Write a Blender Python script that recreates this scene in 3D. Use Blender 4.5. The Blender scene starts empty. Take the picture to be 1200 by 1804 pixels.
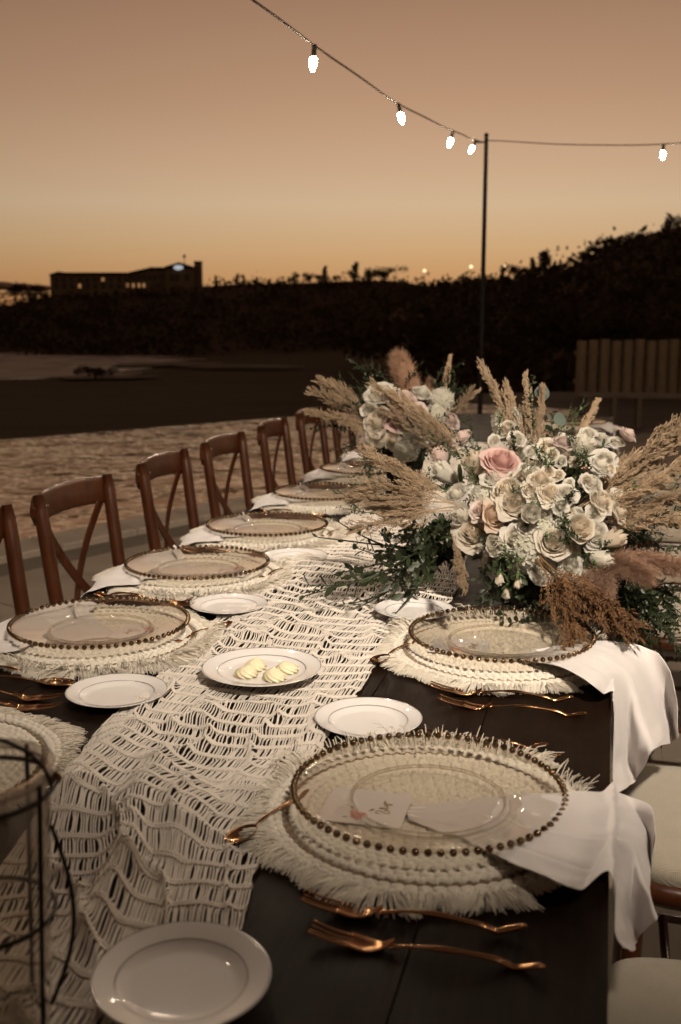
import bpy, math, random
import numpy as np
from mathutils import Vector, Matrix, Quaternion
random.seed(7)
rng = np.random.default_rng(7)
scene = bpy.context.scene
COL = scene.collection
PI = math.pi

# ---------------------------------------------------------------- camera
CAM_H = 1.376
PITCH, YAW = math.radians(10.443), math.radians(14.089)
FPX = 1892.0                                   # focal length in pixels of the 1200 x 1804 photograph
cam_data = bpy.data.cameras.new('camera')
cam = bpy.data.objects.new('camera', cam_data)
COL.objects.link(cam)
cam.location = (0, 0, CAM_H)
cam.rotation_euler = (PI / 2 - PITCH, 0, YAW)
cam_data.sensor_fit = 'VERTICAL'
cam_data.sensor_height = 36.0
cam_data.lens = FPX / 1804 * 36
cam_data.clip_start = 0.05
cam_data.clip_end = 6000
cam_data.dof.use_dof = True
cam_data.dof.focus_distance = 1.95
cam_data.dof.aperture_fstop = 5.6
cam_data.dof.aperture_blades = 0
scene.camera = cam

# ---------------------------------------------------------------- sky: dusk, sun just below the horizon ahead
def lin(r, g, b):
    f = lambda c: c / 12.92 if c <= 0.04045 else ((c + 0.055) / 1.055) ** 2.4
    return (f(r / 255), f(g / 255), f(b / 255), 1)
SUN_AZ = YAW - math.radians(7)                  # left of +Y
world = bpy.data.worlds.new('World')
scene.world = world
world.use_nodes = True
nt = world.node_tree
for n in list(nt.nodes): nt.nodes.remove(n)
out = nt.nodes.new('ShaderNodeOutputWorld')
tc = nt.nodes.new('ShaderNodeTexCoord')
nrm = nt.nodes.new('ShaderNodeVectorMath'); nrm.operation = 'NORMALIZE'
nt.links.new(tc.outputs['Generated'], nrm.inputs[0])
sep = nt.nodes.new('ShaderNodeSeparateXYZ'); nt.links.new(nrm.outputs[0], sep.inputs[0])
ramp = nt.nodes.new('ShaderNodeValToRGB')
cr = ramp.color_ramp
cr.interpolation = 'LINEAR'
SKY = [(0.0, lin(184, 126, 80)), (0.02, lin(188, 139, 92)), (0.033, lin(195, 148, 101)), (0.06, lin(202, 164, 121)), (0.096, lin(207, 177, 143)), (0.132, lin(201, 165, 132)),
       (0.184, lin(187, 147, 115)), (0.232, lin(174, 135, 105)), (0.277, lin(160, 121, 93)), (0.40, lin(124, 94, 74)), (0.60, lin(98, 75, 60)), (1.0, lin(74, 57, 47))]
while len(cr.elements) < len(SKY): cr.elements.new(0.5)
for e, (p, c) in zip(cr.elements, SKY): e.position = p; e.color = c
nt.links.new(sep.outputs['Z'], ramp.inputs[0])
dot = nt.nodes.new('ShaderNodeVectorMath'); dot.operation = 'DOT_PRODUCT'
dot.inputs[1].default_value = (-math.sin(SUN_AZ), math.cos(SUN_AZ), 0)
nt.links.new(nrm.outputs[0], dot.inputs[0])
half = nt.nodes.new('ShaderNodeMath'); half.operation = 'MULTIPLY_ADD'; half.inputs[1].default_value = .5; half.inputs[2].default_value = .5
nt.links.new(dot.outputs['Value'], half.inputs[0])
pw3 = nt.nodes.new('ShaderNodeMath'); pw3.operation = 'POWER'; pw3.inputs[1].default_value = 8.0; nt.links.new(half.outputs[0], pw3.inputs[0])
mr = nt.nodes.new('ShaderNodeMapRange'); mr.inputs['To Min'].default_value = 0.34; mr.inputs['To Max'].default_value = 1.0
nt.links.new(pw3.outputs[0], mr.inputs['Value'])
mul = nt.nodes.new('ShaderNodeMix'); mul.data_type = 'RGBA'; mul.blend_type = 'MULTIPLY'; mul.inputs[0].default_value = 1
nt.links.new(ramp.outputs[0], mul.inputs[6]); nt.links.new(mr.outputs[0], mul.inputs[7])
bg = nt.nodes.new('ShaderNodeBackground'); bg.inputs[1].default_value = 1.0
nt.links.new(mul.outputs[2], bg.inputs[0])
sky = nt.nodes.new('ShaderNodeTexSky'); sky.sky_type = 'NISHITA'; sky.sun_disc = False
sky.sun_elevation = math.radians(-2.0); sky.sun_rotation = -SUN_AZ
bg2 = nt.nodes.new('ShaderNodeBackground'); bg2.inputs[1].default_value = 0.03
nt.links.new(sky.outputs[0], bg2.inputs[0])
addn = nt.nodes.new('ShaderNodeAddShader')
nt.links.new(bg.outputs[0], addn.inputs[0]); nt.links.new(bg2.outputs[0], addn.inputs[1])
nt.links.new(addn.outputs[0], out.inputs[0])

BULB_STRENGTH = 1500.0
FLOOD_POWER = 640.0
vs = scene.view_settings
vs.view_transform = 'Standard'; vs.look = 'None'; vs.exposure = 0.0; vs.gamma = 1.0; vs.use_curve_mapping = False
cy = scene.cycles
cy.use_denoising = True
cy.max_bounces = 8; cy.diffuse_bounces = 3; cy.glossy_bounces = 4; cy.transmission_bounces = 4
cy.transparent_max_bounces = 24
cy.caustics_reflective = False; cy.caustics_refractive = False
cy.sample_clamp_indirect = 3.0; cy.sample_clamp_direct = 90.0
cy.use_light_tree = True

# ---------------------------------------------------------------- photograph pixel -> place
Fv = Vector((-math.sin(YAW) * math.cos(PITCH), math.cos(YAW) * math.cos(PITCH), -math.sin(PITCH)))
Rv = Vector((math.cos(YAW), math.sin(YAW), 0))
Uv = Rv.cross(Fv)
CAM = Vector((0, 0, CAM_H))
def ray(px, py): return Fv + Rv * ((px - 600) / FPX) + Uv * ((902 - py) / FPX)
def onz(px, py, z): d = ray(px, py); return CAM + d * ((z - CAM_H) / d.z)
def ony(px, py, y): d = ray(px, py); return CAM + d * (y / d.y)
def atd(px, py, D): return CAM + ray(px, py) * D
def athor(px, py, D):
    d = ray(px, py); return CAM + d * (D / math.hypot(d.x, d.y))

# ---------------------------------------------------------------- helpers
class MB:
    """collects geometry for one mesh"""
    def __init__(s): s.v = []; s.f = []; s.n = 0
    def add(s, V, Fc):
        V = np.asarray(V, float).reshape(-1, 3)
        Fc = [np.asarray(q, int) + s.n for q in (Fc if isinstance(Fc, list) else [Fc])]
        s.v.append(V); s.f += Fc; s.n += len(V)
        return s
    def grid(s, P, cu=False, cv=False):
        P = np.asarray(P, float); a, b = P.shape[:2]
        I = np.arange(a * b).reshape(a, b)
        if cu: I = np.vstack([I, I[:1]])
        if cv: I = np.hstack([I, I[:, :1]])
        Q = np.stack([I[:-1, :-1], I[1:, :-1], I[1:, 1:], I[:-1, 1:]], -1).reshape(-1, 4)
        return s.add(P.reshape(-1, 3), Q)
    def box(s, lo, hi, bev=0.0, M=None):
        x0, y0, z0 = lo; x1, y1, z1 = hi
        if bev <= 0:
            V = np.array([(x, y, z) for z in (z0, z1) for y in (y0, y1) for x in (x0, x1)], float)
            Q = np.array([(0, 2, 3, 1), (4, 5, 7, 6), (0, 1, 5, 4), (2, 6, 7, 3), (0, 4, 6, 2), (1, 3, 7, 5)])
        else:
            b = bev
            ring = lambda i, z: [(x0 + i, y0 + b, z), (x0 + b, y0 + i, z), (x1 - b, y0 + i, z), (x1 - i, y0 + b, z), (x1 - i, y1 - b, z), (x1 - b, y1 - i, z), (x0 + b, y1 - i, z), (x0 + i, y1 - b, z)]
            rings = [ring(b * .6, z0), ring(0, z0 + b), ring(0, z1 - b), ring(b * .6, z1)]
            V = np.array(sum(rings, []), float)
            Q = [np.array([(k * 8 + i, k * 8 + (i + 1) % 8, (k + 1) * 8 + (i + 1) % 8, (k + 1) * 8 + i) for k in range(3) for i in range(8)]),
                 np.array([list(range(7, -1, -1))]), np.array([list(range(24, 32))])]
        if M is not None: V = V @ np.array(M.to_3x3()).T + np.array(M.translation)
        return s.add(V, Q)
    def lathe(s, prof, n=48, closed=False):
        prof = np.asarray(prof, float); t = np.arange(n) / n * 2 * PI
        P = np.stack([prof[:, None, 0] * np.cos(t), prof[:, None, 0] * np.sin(t), prof[:, None, 1] + 0 * t], -1)
        return s.grid(P[::-1], cu=closed, cv=True)
    def tube(s, path, r, n=6, closed=False, cap=True, flat=None):
        P, N1, N2 = frames(np.asarray(path, float), closed)
        m = len(P); r = np.broadcast_to(np.asarray(r, float), (m,))
        fl = np.ones(m) if flat is None else np.broadcast_to(np.asarray(flat, float), (m,))
        t = np.arange(n) / n * 2 * PI
        G = P[:, None] + r[:, None, None] * (np.cos(t)[None, :, None] * N1[:, None] + fl[:, None, None] * np.sin(t)[None, :, None] * N2[:, None])
        s.grid(G, cu=closed, cv=True)
        if cap and not closed:
            b = s.n - m * n
            s.f.append(np.array([[b + i for i in range(n)][::-1]])); s.f.append(np.array([[b + (m - 1) * n + i for i in range(n)]]))
        return s
    def ball(s, c, r, n=10, k=6, sc=(1, 1, 1)):
        a = np.linspace(-PI / 2, PI / 2, k + 1); a[0] += .02; a[-1] -= .02; t = np.arange(n) / n * 2 * PI
        P = np.stack([np.cos(a)[:, None] * np.cos(t) * sc[0], np.cos(a)[:, None] * np.sin(t) * sc[1], np.sin(a)[:, None] + 0 * t], -1)
        P[..., 2] *= sc[2]
        return s.grid(P * r + np.asarray(c, float), cv=True)
    def many_tubes(s, paths, r, n=4):
        """paths: (N, P, 3) thin yarns, vectorised"""
        P = np.asarray(paths, float); N, m = P.shape[:2]
        T = np.gradient(P, axis=1); T /= np.linalg.norm(T, axis=-1, keepdims=True) + 1e-9
        ref = np.zeros_like(T); ref[..., 2] = 1; par = np.abs(T[..., 2]) > .9; ref[par] = (1, 0, 0)
        A = np.cross(T, ref); A /= np.linalg.norm(A, axis=-1, keepdims=True) + 1e-9
        B = np.cross(A, T); t = (np.arange(n) + .5) / n * 2 * PI
        r = np.asarray(r, float)
        if r.ndim == 0: r = np.full((N, m), float(r))
        elif r.ndim == 1: r = np.broadcast_to(r[None, :], (N, m))
        G = P[:, :, None] + r[:, :, None, None] * (np.cos(t)[None, None, :, None] * A[:, :, None] + np.sin(t)[None, None, :, None] * B[:, :, None])
        I = np.arange(N * m * n).reshape(N, m, n); I = np.concatenate([I, I[:, :, :1]], 2)
        Q = np.stack([I[:, :-1, :-1], I[:, :-1, 1:], I[:, 1:, 1:], I[:, 1:, :-1]], -1).reshape(-1, 4)
        return s.add(G.reshape(-1, 3), Q)
    def stamp(s, V, Q, Ms):
        """copies of a small piece; Ms = list of 4x4 arrays"""
        Ms = np.asarray(Ms, float); V = np.asarray(V, float); Q = np.asarray(Q, int)
        W = np.einsum('kij,nj->kni', Ms[:, :3, :3], V) + Ms[:, None, :3, 3]
        QQ = (Q[None] + (np.arange(len(Ms)) * len(V))[:, None, None]).reshape(-1, Q.shape[1])
        return s.add(W.reshape(-1, 3), QQ)
    def mesh(s, name, smooth=True):
        V = np.concatenate(s.v); me = bpy.data.meshes.new(name)
        me.vertices.add(len(V)); me.vertices.foreach_set('co', V.astype(np.float32).ravel())
        nl = sum(q.size for q in s.f); npoly = sum(len(q) for q in s.f)
        me.loops.add(nl); me.polygons.add(npoly)
        me.loops.foreach_set('vertex_index', np.concatenate([q.ravel() for q in s.f]).astype(np.int32))
        tot = np.concatenate([np.full(len(q), q.shape[1]) for q in s.f])
        me.polygons.foreach_set('loop_start', np.concatenate([[0], np.cumsum(tot)[:-1]]).astype(np.int32))
        me.polygons.foreach_set('use_smooth', np.full(npoly, smooth))
        me.update(calc_edges=True); me.validate()
        return me
    def obj(s, name, mat, parent=None, smooth=True, **k):
        return mk(name, s.mesh(name, smooth), mat, parent, **k)

def frames(P, closed=False):
    if closed: T = np.roll(P, -1, 0) - np.roll(P, 1, 0)
    else: T = np.gradient(P, axis=0)
    T /= np.linalg.norm(T, axis=1, keepdims=True) + 1e-12
    a = np.array([0, 0, 1.]) if abs(T[0][2]) < .9 else np.array([0, 1., 0])
    N = [];
    n1 = np.cross(a, T[0]); n1 /= np.linalg.norm(n1)
    for t in T:
        n1 = n1 - t * n1.dot(t); n1 /= np.linalg.norm(n1) + 1e-12
        N.append(n1)
    N1 = np.array(N); return P, N1, np.cross(T, N1)

def spline(pts, n):
    """Catmull-Rom through points"""
    P = np.asarray(pts, float); P = np.vstack([2 * P[0] - P[1], P, 2 * P[-1] - P[-2]]); k = len(P) - 3
    u = np.linspace(0, k - 1e-6, n); i = u.astype(int); t = (u - i)[:, None]
    p0, p1, p2, p3 = P[i], P[i + 1], P[i + 2], P[i + 3]
    return .5 * (2 * p1 + (p2 - p0) * t + (2 * p0 - 5 * p1 + 4 * p2 - p3) * t ** 2 + (3 * p1 - p0 - 3 * p2 + p3) * t ** 3)

def mk(name, me, mat=None, parent=None, loc=None, M=None, label=None, cat=None, group=None, kind=None):
    o = bpy.data.objects.new(name, me)
    COL.objects.link(o)
    if mat is not None and me is not None and len(me.materials) == 0: me.materials.append(mat)
    if mat is not None and me is not None and me.materials[0] != mat: o.material_slots[0].link = 'OBJECT'; o.material_slots[0].material = mat
    if parent is not None: o.parent = parent
    if loc is not None: o.location = loc
    if M is not None: o.matrix_basis = M
    tag(o, label, cat, group, kind)
    return o
def tag(o, label=None, cat=None, group=None, kind=None):
    if label: o['label'] = label
    if cat: o['category'] = cat
    if group: o['group'] = group
    if kind: o['kind'] = kind
    return o
def empty(name, loc=(0, 0, 0), rz=0.0, **k):
    o = mk(name, None, **k); o.location = loc; o.rotation_euler = (0, 0, rz); o.empty_display_size = .05
    return o
def clone(root, loc, rz=None, label=None, parent=None):
    r = root.copy(); COL.objects.link(r); r.location = loc
    if rz is not None: r.rotation_euler = (0, 0, rz)
    if label: r['label'] = label
    for ch in list(root.children):
        c = ch.copy(); COL.objects.link(c); c.parent = r
        for g in list(ch.children):
            d = g.copy(); COL.objects.link(d); d.parent = c
    return r
def basis(z, up=(0, 0, 1), roll=0.0):
    """rotation whose local +Z is z"""
    z = Vector(z).normalized(); q = z.to_track_quat('Z', 'Y')
    return q.to_matrix().to_4x4() @ Matrix.Rotation(roll, 4, 'Z')
def place(p, z, s=1.0, roll=0.0):
    S = Matrix.Diagonal((s, s, s, 1)) if not isinstance(s, (tuple, list)) else Matrix.Diagonal((*s, 1))
    return Matrix.Translation(Vector(p)) @ basis(z, roll=roll) @ S
def wob(x, y, seed=0, f=1.0):
    """smooth pseudo noise in -1..1 (vectorised)"""
    r = np.random.default_rng(seed); o = 0
    for k in range(6):
        a = r.uniform(0, 2 * PI); q = f * r.uniform(.6, 2.2); ph = r.uniform(0, 2 * PI)
        o = o + np.sin(q * (np.cos(a) * x + np.sin(a) * y) + ph) / 6
    return o * 1.9

# ---------------------------------------------------------------- materials
class NT:
    def __init__(s, name):
        s.m = bpy.data.materials.new(name); s.m.use_nodes = True; s.t = s.m.node_tree
        for n in list(s.t.nodes): s.t.nodes.remove(n)
        s.out = s.n('ShaderNodeOutputMaterial')
    def n(s, ty, **k):
        nd = s.t.nodes.new(ty)
        for a, b in k.items():
            if a.startswith('i_'):
                nd.inputs[a[2:].replace('_', ' ')].default_value = b
            else: setattr(nd, a, b)
        return nd
    def l(s, a, b): s.t.links.new(a, b)
    def co(s, kind='Object', scale=(1, 1, 1)):
        c = s.n('ShaderNodeTexCoord'); mp = s.n('ShaderNodeMapping'); mp.inputs['Scale'].default_value = scale
        s.l(c.outputs[kind], mp.inputs[0]); return mp.outputs[0]
    def noise(s, vec, scale, detail=4, rough=.55, dist=0.0):
        q = s.n('ShaderNodeTexNoise'); q.inputs['Scale'].default_value = scale; q.inputs['Detail'].default_value = detail
        q.inputs['Roughness'].default_value = rough; q.inputs['Distortion'].default_value = dist
        if vec is not None: s.l(vec, q.inputs['Vector'])
        return q.outputs['Fac']
    def ramp(s, fac, stops):
        q = s.n('ShaderNodeValToRGB'); e = q.color_ramp
        while len(e.elements) < len(stops): e.elements.new(.5)
        for el, (p, c) in zip(e.elements, stops): el.position = p; el.color = (*c[:3], 1)
        s.l(fac, q.inputs[0]); return q.outputs[0]
    def mix(s, a, b, fac, mode='MIX'):
        q = s.n('ShaderNodeMix', data_type='RGBA', blend_type=mode)
        for sock, v in ((q.inputs[0], fac), (q.inputs[6], a), (q.inputs[7], b)):
            if hasattr(v, 'links'): s.l(v, sock)
            else: sock.default_value = v if not isinstance(v, tuple) else (*v[:3], 1)
        return q.outputs[2]
    def bump(s, h, strength=.3, dist=.01, nrm=None):
        b = s.n('ShaderNodeBump'); b.inputs['Strength'].default_value = strength; b.inputs['Distance'].default_value = dist
        s.l(h, b.inputs['Height'])
        if nrm is not None: s.l(nrm, b.inputs['Normal'])
        return b.outputs[0]
    def pr(s, col, rough=.5, metal=0.0, nrm=None, **k):
        p = s.n('ShaderNodeBsdfPrincipled'); p.inputs['Metallic'].default_value = metal
        if hasattr(col, 'links'): s.l(col, p.inputs['Base Color'])
        else: p.inputs['Base Color'].default_value = (*col[:3], 1)
        if hasattr(rough, 'links'): s.l(rough, p.inputs['Roughness'])
        else: p.inputs['Roughness'].default_value = rough
        if nrm is not None: s.l(nrm, p.inputs['Normal'])
        for a, b in k.items(): p.inputs[a.replace('_', ' ')].default_value = b
        return p
    def done(s, sh):
        s.l(sh.outputs[0] if hasattr(sh, 'outputs') else sh, s.out.inputs[0]); return s.m
M = {}
def simple(name, col, rough=.6, metal=0.0, var=.15, scale=30, bump=0.0, **k):
    t = NT(name); v = t.co(); f = t.noise(v, scale)
    c = t.mix(tuple(x * (1 - var) for x in col), tuple(min(1, x * (1 + var)) for x in col), f)
    nr = t.bump(t.noise(v, scale * 3), bump, .003) if bump else None
    M[name] = t.done(t.pr(c, rough, metal, nr, **k)); return M[name]

def wood(name, dark, light, rough, scale=(3, 3, 40), coat=0.0, bump=.12, rvar=.12, spec=.5):
    t = NT(name); v = t.co('Object', scale)
    oi = t.n('ShaderNodeObjectInfo')
    va = t.n('ShaderNodeVectorMath', operation='ADD'); t.l(v, va.inputs[0]); t.l(oi.outputs['Random'], va.inputs[1])
    vs_ = t.n('ShaderNodeVectorMath', operation='SCALE'); vs_.inputs['Scale'].default_value = 1; t.l(va.outputs[0], vs_.inputs[0])
    g = t.noise(vs_.outputs[0], 1.6, 6, .65, 1.2); g2 = t.noise(vs_.outputs[0], 9, 3)
    c = t.ramp(g, [(.25, dark), (.55, tuple((a + b) / 2 for a, b in zip(dark, light))), (.8, light)])
    c = t.mix(c, dark, t.ramp(g2, [(.55, (0, 0, 0)), (.75, (.5, .5, .5))]))
    rr = t.n('ShaderNodeMapRange'); rr.inputs['To Min'].default_value = rough - rvar; rr.inputs['To Max'].default_value = rough + rvar
    t.l(t.noise(t.co('Object'), 14), rr.inputs['Value'])
    p = t.pr(c, rr.outputs[0], 0, t.bump(g2, bump, .002))
    p.inputs['Specular IOR Level'].default_value = spec
    p.inputs['Coat Weight'].default_value = coat; p.inputs['Coat Roughness'].default_value = .25
    M[name] = t.done(p)
wood('table_wood', (.0045, .0022, .0012), (.018, .0085, .0042), .55, (22, 1.4, 22), bump=.25, spec=.06)
wood('chair_wood', (.028, .0070, .0021), (.095, .027, .0072), .32, (14, 14, 3), coat=.35)
wood('fence_wood', (.15, .105, .062), (.36, .265, .16), .8, (8, 8, 1.2), bump=.5)
wood('bench_wood', (.05, .03, .018), (.13, .08, .045), .7, (3, 3, 12))

def fabric(name, col, scale=900, rough=.9, bump=.5, var=.08, sheen=.2, trans=0.0):
    t = NT(name); v = t.co('Object')
    w1 = t.n('ShaderNodeTexWave', wave_type='BANDS', bands_direction='X'); w1.inputs['Scale'].default_value = scale / 6.28; w1.inputs['Distortion'].default_value = 1.5; w1.inputs['Detail'].default_value = 1
    w2 = t.n('ShaderNodeTexWave', wave_type='BANDS', bands_direction='Y'); w2.inputs['Scale'].default_value = scale / 6.28; w2.inputs['Distortion'].default_value = 1.5; w2.inputs['Detail'].default_value = 1
    t.l(v, w1.inputs[0]); t.l(v, w2.inputs[0])
    h = t.n('ShaderNodeMath', operation='MAXIMUM'); t.l(w1.outputs['Fac'], h.inputs[0]); t.l(w2.outputs['Fac'], h.inputs[1])
    f = t.noise(v, 25, 5)
    c = t.mix(tuple(x * (1 - var) for x in col), tuple(min(1, x * (1 + var)) for x in col), f)
    p = t.pr(c, rough, 0, t.bump(h.outputs[0], bump, .0008)); p.inputs['Sheen Weight'].default_value = sheen
    if trans:
        tr = t.n('ShaderNodeBsdfTranslucent'); t.l(c, tr.inputs[0]); ms = t.n('ShaderNodeMixShader'); ms.inputs[0].default_value = trans
        t.l(p.outputs[0], ms.inputs[1]); t.l(tr.outputs[0], ms.inputs[2]); p = ms
    M[name] = t.done(p)
fabric('linen', (.72, .675, .66), 1400, trans=.06, bump=.4)
fabric('cushion_cloth', (.40, .345, .265), 700, bump=.9, var=.12)
fabric('card_paper', (.70, .66, .66), 3000, bump=.05, sheen=0)
def yarn(name, col, var=.12):
    t = NT(name); v = t.co('Object')
    f = t.noise(v, 60, 4); f2 = t.noise(v, 900, 2)
    c = t.mix(tuple(x * (1 - var) for x in col), tuple(min(1, x * (1 + var * .5)) for x in col), f)
    p = t.pr(c, .95, 0, t.bump(f2, .6, .0008)); p.inputs['Sheen Weight'].default_value = .3
    M[name] = t.done(p)
yarn('cotton_yarn', (.76, .69, .61)); yarn('mat_yarn', (.74, .68, .58)); yarn('jute_yarn', (.20, .135, .075)); yarn('fringe_yarn', (.74, .67, .56))

def plaster(name, a, b, scale, rough, bump=.3, dist=.004, spots=0.0):
    t = NT(name); v = t.co('Object'); f = t.noise(v, scale, 8, .62); f2 = t.noise(v, scale * 14, 3)
    c = t.mix(a, b, f)
    c = t.mix(c, tuple(x * .55 for x in a), t.ramp(t.noise(v, scale * .6, 5), [(.5, (0, 0, 0)), (.72, (.6, .6, .6))]))
    M[name] = t.done(t.pr(c, rough, 0, t.bump(f2, bump, dist)))
plaster('paving', (.21, .165, .125), (.30, .24, .185), 3.0, .7, .35, .003)
plaster('coping_stone', (.30, .24, .19), (.40, .33, .26), 4.0, .55, .25, .002)
plaster('terrace_base', (.10, .08, .06), (.16, .125, .095), 1.5, .85)
plaster('grass', (.070, .048, .018), (.13, .085, .036), .35, .95, .8, .15)
plaster('scrub', (.095, .054, .022), (.17, .098, .043), .12, .95, .8, .6)
plaster('dry_sand', (.22, .17, .12), (.30, .24, .17), .5, .9)
plaster('house_wall', (.20, .15, .10), (.28, .21, .14), .4, .85)
simple('house_roof', (.035, .028, .022), .8)
simple('window_dark', (.012, .011, .010), .15)

def porcelain():
    t = NT('porcelain'); v = t.co('Object'); f = t.noise(v, 18, 3)
    c = t.mix((.74, .70, .68), (.79, .76, .74), f)
    p = t.pr(c, .045, 0, t.bump(t.noise(v, 30, 2), .012, .002)); p.inputs['Specular IOR Level'].default_value = .4
    M['porcelain'] = t.done(p)
porcelain()
simple('silver_line', (.20, .19, .19), .3, .7)
def metal(name, col, rough, spec=.1):
    t = NT(name); v = t.co('Object'); f = t.noise(v, 40, 4)
    c = t.mix(tuple(x * .82 for x in col), col, f)
    rr = t.n('ShaderNodeMapRange'); rr.inputs['To Min'].default_value = rough * .7; rr.inputs['To Max'].default_value = rough * 1.5
    t.l(t.noise(v, 120, 3), rr.inputs['Value'])
    M[name] = t.done(t.pr(c, rr.outputs[0], 1.0, t.bump(t.noise(v, 70, 2), .06, .001)))
metal('copper', (.66, .35, .17), .15); metal('bead_gold', (.20, .125, .065), .14); metal('dark_iron', (.035, .028, .024), .5)
metal('silver_nail', (.8, .78, .74), .2)
simple('pole_paint', (.008, .006, .005), .85, Specular_IOR_Level=.15); simple('wire_rubber', (.006, .0035, .0022), .9, Specular_IOR_Level=.05); simple('socket_plastic', (.012, .009, .007), .5)

def glass(name, tint, ior=1.45, ref=1.0, rough=.02, body=0.0):
    t = NT(name)
    nz = t.bump(t.noise(t.co('Object'), 22, 2), .05, .002)
    lw = t.n('ShaderNodeLayerWeight'); lw.inputs['Blend'].default_value = .5; t.l(nz, lw.inputs['Normal'])
    p5 = t.n('ShaderNodeMath', operation='POWER'); p5.inputs[1].default_value = 5.0; t.l(lw.outputs['Facing'], p5.inputs[0])
    f0 = ((ior - 1) / (ior + 1)) ** 2
    fr = t.n('ShaderNodeMath', operation='MULTIPLY_ADD'); fr.inputs[1].default_value = 1 - f0; fr.inputs[2].default_value = f0; t.l(p5.outputs[0], fr.inputs[0])
    tr = t.n('ShaderNodeBsdfTransparent'); tr.inputs[0].default_value = (*tint, 1)
    gl = t.n('ShaderNodeBsdfGlossy'); gl.inputs['Roughness'].default_value = rough; gl.inputs[0].default_value = (1, .97, .94, 1); t.l(nz, gl.inputs['Normal'])
    ms = t.n('ShaderNodeMixShader'); t.l(fr.outputs[0], ms.inputs[0]); t.l(tr.outputs[0], ms.inputs[1]); t.l(gl.outputs[0], ms.inputs[2])
    if body:
        df = t.n('ShaderNodeBsdfDiffuse'); df.inputs[0].default_value = (.62, .58, .53, 1); m2 = t.n('ShaderNodeMixShader'); m2.inputs[0].default_value = body
        t.l(ms.outputs[0], m2.inputs[1]); t.l(df.outputs[0], m2.inputs[2]); ms = m2
    M[name] = t.done(ms)
glass('clear_glass', (.93, .915, .89)); glass('lantern_glass', (.93, .91, .88), 1.42, rough=.03, body=.07); glass('lantern_lip', (.86, .83, .80), 1.6, rough=.05, body=.22)

def petal(name, edge, heart, trans=.58):
    t = NT(name); c = t.n('ShaderNodeTexCoord'); ln = t.n('ShaderNodeVectorMath', operation='LENGTH')
    mp = t.n('ShaderNodeMapping'); mp.inputs['Scale'].default_value = (1, 1, .35); t.l(c.outputs['Object'], mp.inputs[0]); t.l(mp.outputs[0], ln.inputs[0])
    oi = t.n('ShaderNodeObjectInfo')
    f = t.ramp(ln.outputs['Value'], [(.12, heart), (.55, tuple(.35 * a + .65 * b for a, b in zip(heart, edge))), (.95, edge)])
    nz = t.noise(c.outputs['Object'], 3.5, 4)
    col = t.mix(f, tuple(x * .86 for x in edge), nz)
    hv = t.n('ShaderNodeHueSaturation'); vr = t.n('ShaderNodeMapRange'); vr.inputs['To Min'].default_value = .88; vr.inputs['To Max'].default_value = 1.06
    t.l(oi.outputs['Random'], vr.inputs['Value']); t.l(vr.outputs[0], hv.inputs['Value']); t.l(col, hv.inputs['Color'])
    p = t.pr(hv.outputs[0], .6, 0, t.bump(t.noise(c.outputs['Object'], 26, 3), .12, .02))
    tr = t.n('ShaderNodeBsdfTranslucent'); t.l(hv.outputs[0], tr.inputs[0]); ms = t.n('ShaderNodeMixShader'); ms.inputs[0].default_value = trans
    t.l(p.outputs[0], ms.inputs[1]); t.l(tr.outputs[0], ms.inputs[2]); M[name] = t.done(ms)
petal('cream_petal', (.88, .82, .72), (.86, .73, .56)); petal('white_petal', (.89, .86, .79), (.87, .83, .70))
petal('peach_petal', (.83, .70, .58), (.78, .55, .40)); petal('pink_petal', (.85, .65, .61), (.81, .51, .47)); petal('blush_petal', (.86, .76, .71), (.84, .66, .60))
petal('hydrangea_petal', (.85, .82, .74), (.68, .68, .50))
def leafmat(name, a, b, rough=.5, trans=.2):
    t = NT(name); v = t.co('Object'); oi = t.n('ShaderNodeObjectInfo')
    c = t.mix(a, b, t.noise(v, 14, 3)); c = t.mix(c, tuple(x * .6 for x in a), oi.outputs['Random'])
    p = t.pr(c, rough); tr = t.n('ShaderNodeBsdfTranslucent'); t.l(c, tr.inputs[0]); ms = t.n('ShaderNodeMixShader'); ms.inputs[0].default_value = trans
    t.l(p.outputs[0], ms.inputs[1]); t.l(tr.outputs[0], ms.inputs[2]); M[name] = t.done(ms)
leafmat('leaf_green', (.028, .040, .016), (.056, .074, .030)); leafmat('eucalyptus', (.05, .072, .055), (.08, .105, .08), .6); leafmat('stem_green', (.075, .115, .045), (.11, .15, .06))
leafmat('tree_leaf', (.055, .034, .014), (.095, .057, .024), .8, .1); simple('bark', (.03, .022, .016), .9)
leafmat('straw', (.48, .345, .215), (.60, .455, .305), .8, .3); leafmat('rust_plume', (.20, .10, .040), (.30, .155, .065), .85, .2)
leafmat('dusty_plume', (.50, .31, .21), (.62, .41, .29), .85, .35); leafmat('blush_plume', (.50, .30, .185), (.62, .39, .26), .85, .3)
simple('butter', (.82, .74, .50), .45, 0, .05, 60, Subsurface_Weight=.0)
simple('gold_ink', (.36, .22, .06), .4, .4); simple('pink_ink', (.62, .25, .22), .8); simple('grey_ink', (.16, .15, .16), .8)
def emit(name, col, st):
    t = NT(name); e = t.n('ShaderNodeEmission'); e.inputs[0].default_value = (*col, 1); e.inputs[1].default_value = st; M[name] = t.done(e)
emit('bulb_glow', (1.0, .81, .60), BULB_STRENGTH); emit('far_lamp', (1.0, .72, .42), 2.5); emit('lit_window', (1.0, .50, .20), .32); emit('lit_sign', (.75, .78, .85), .55)

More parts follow.
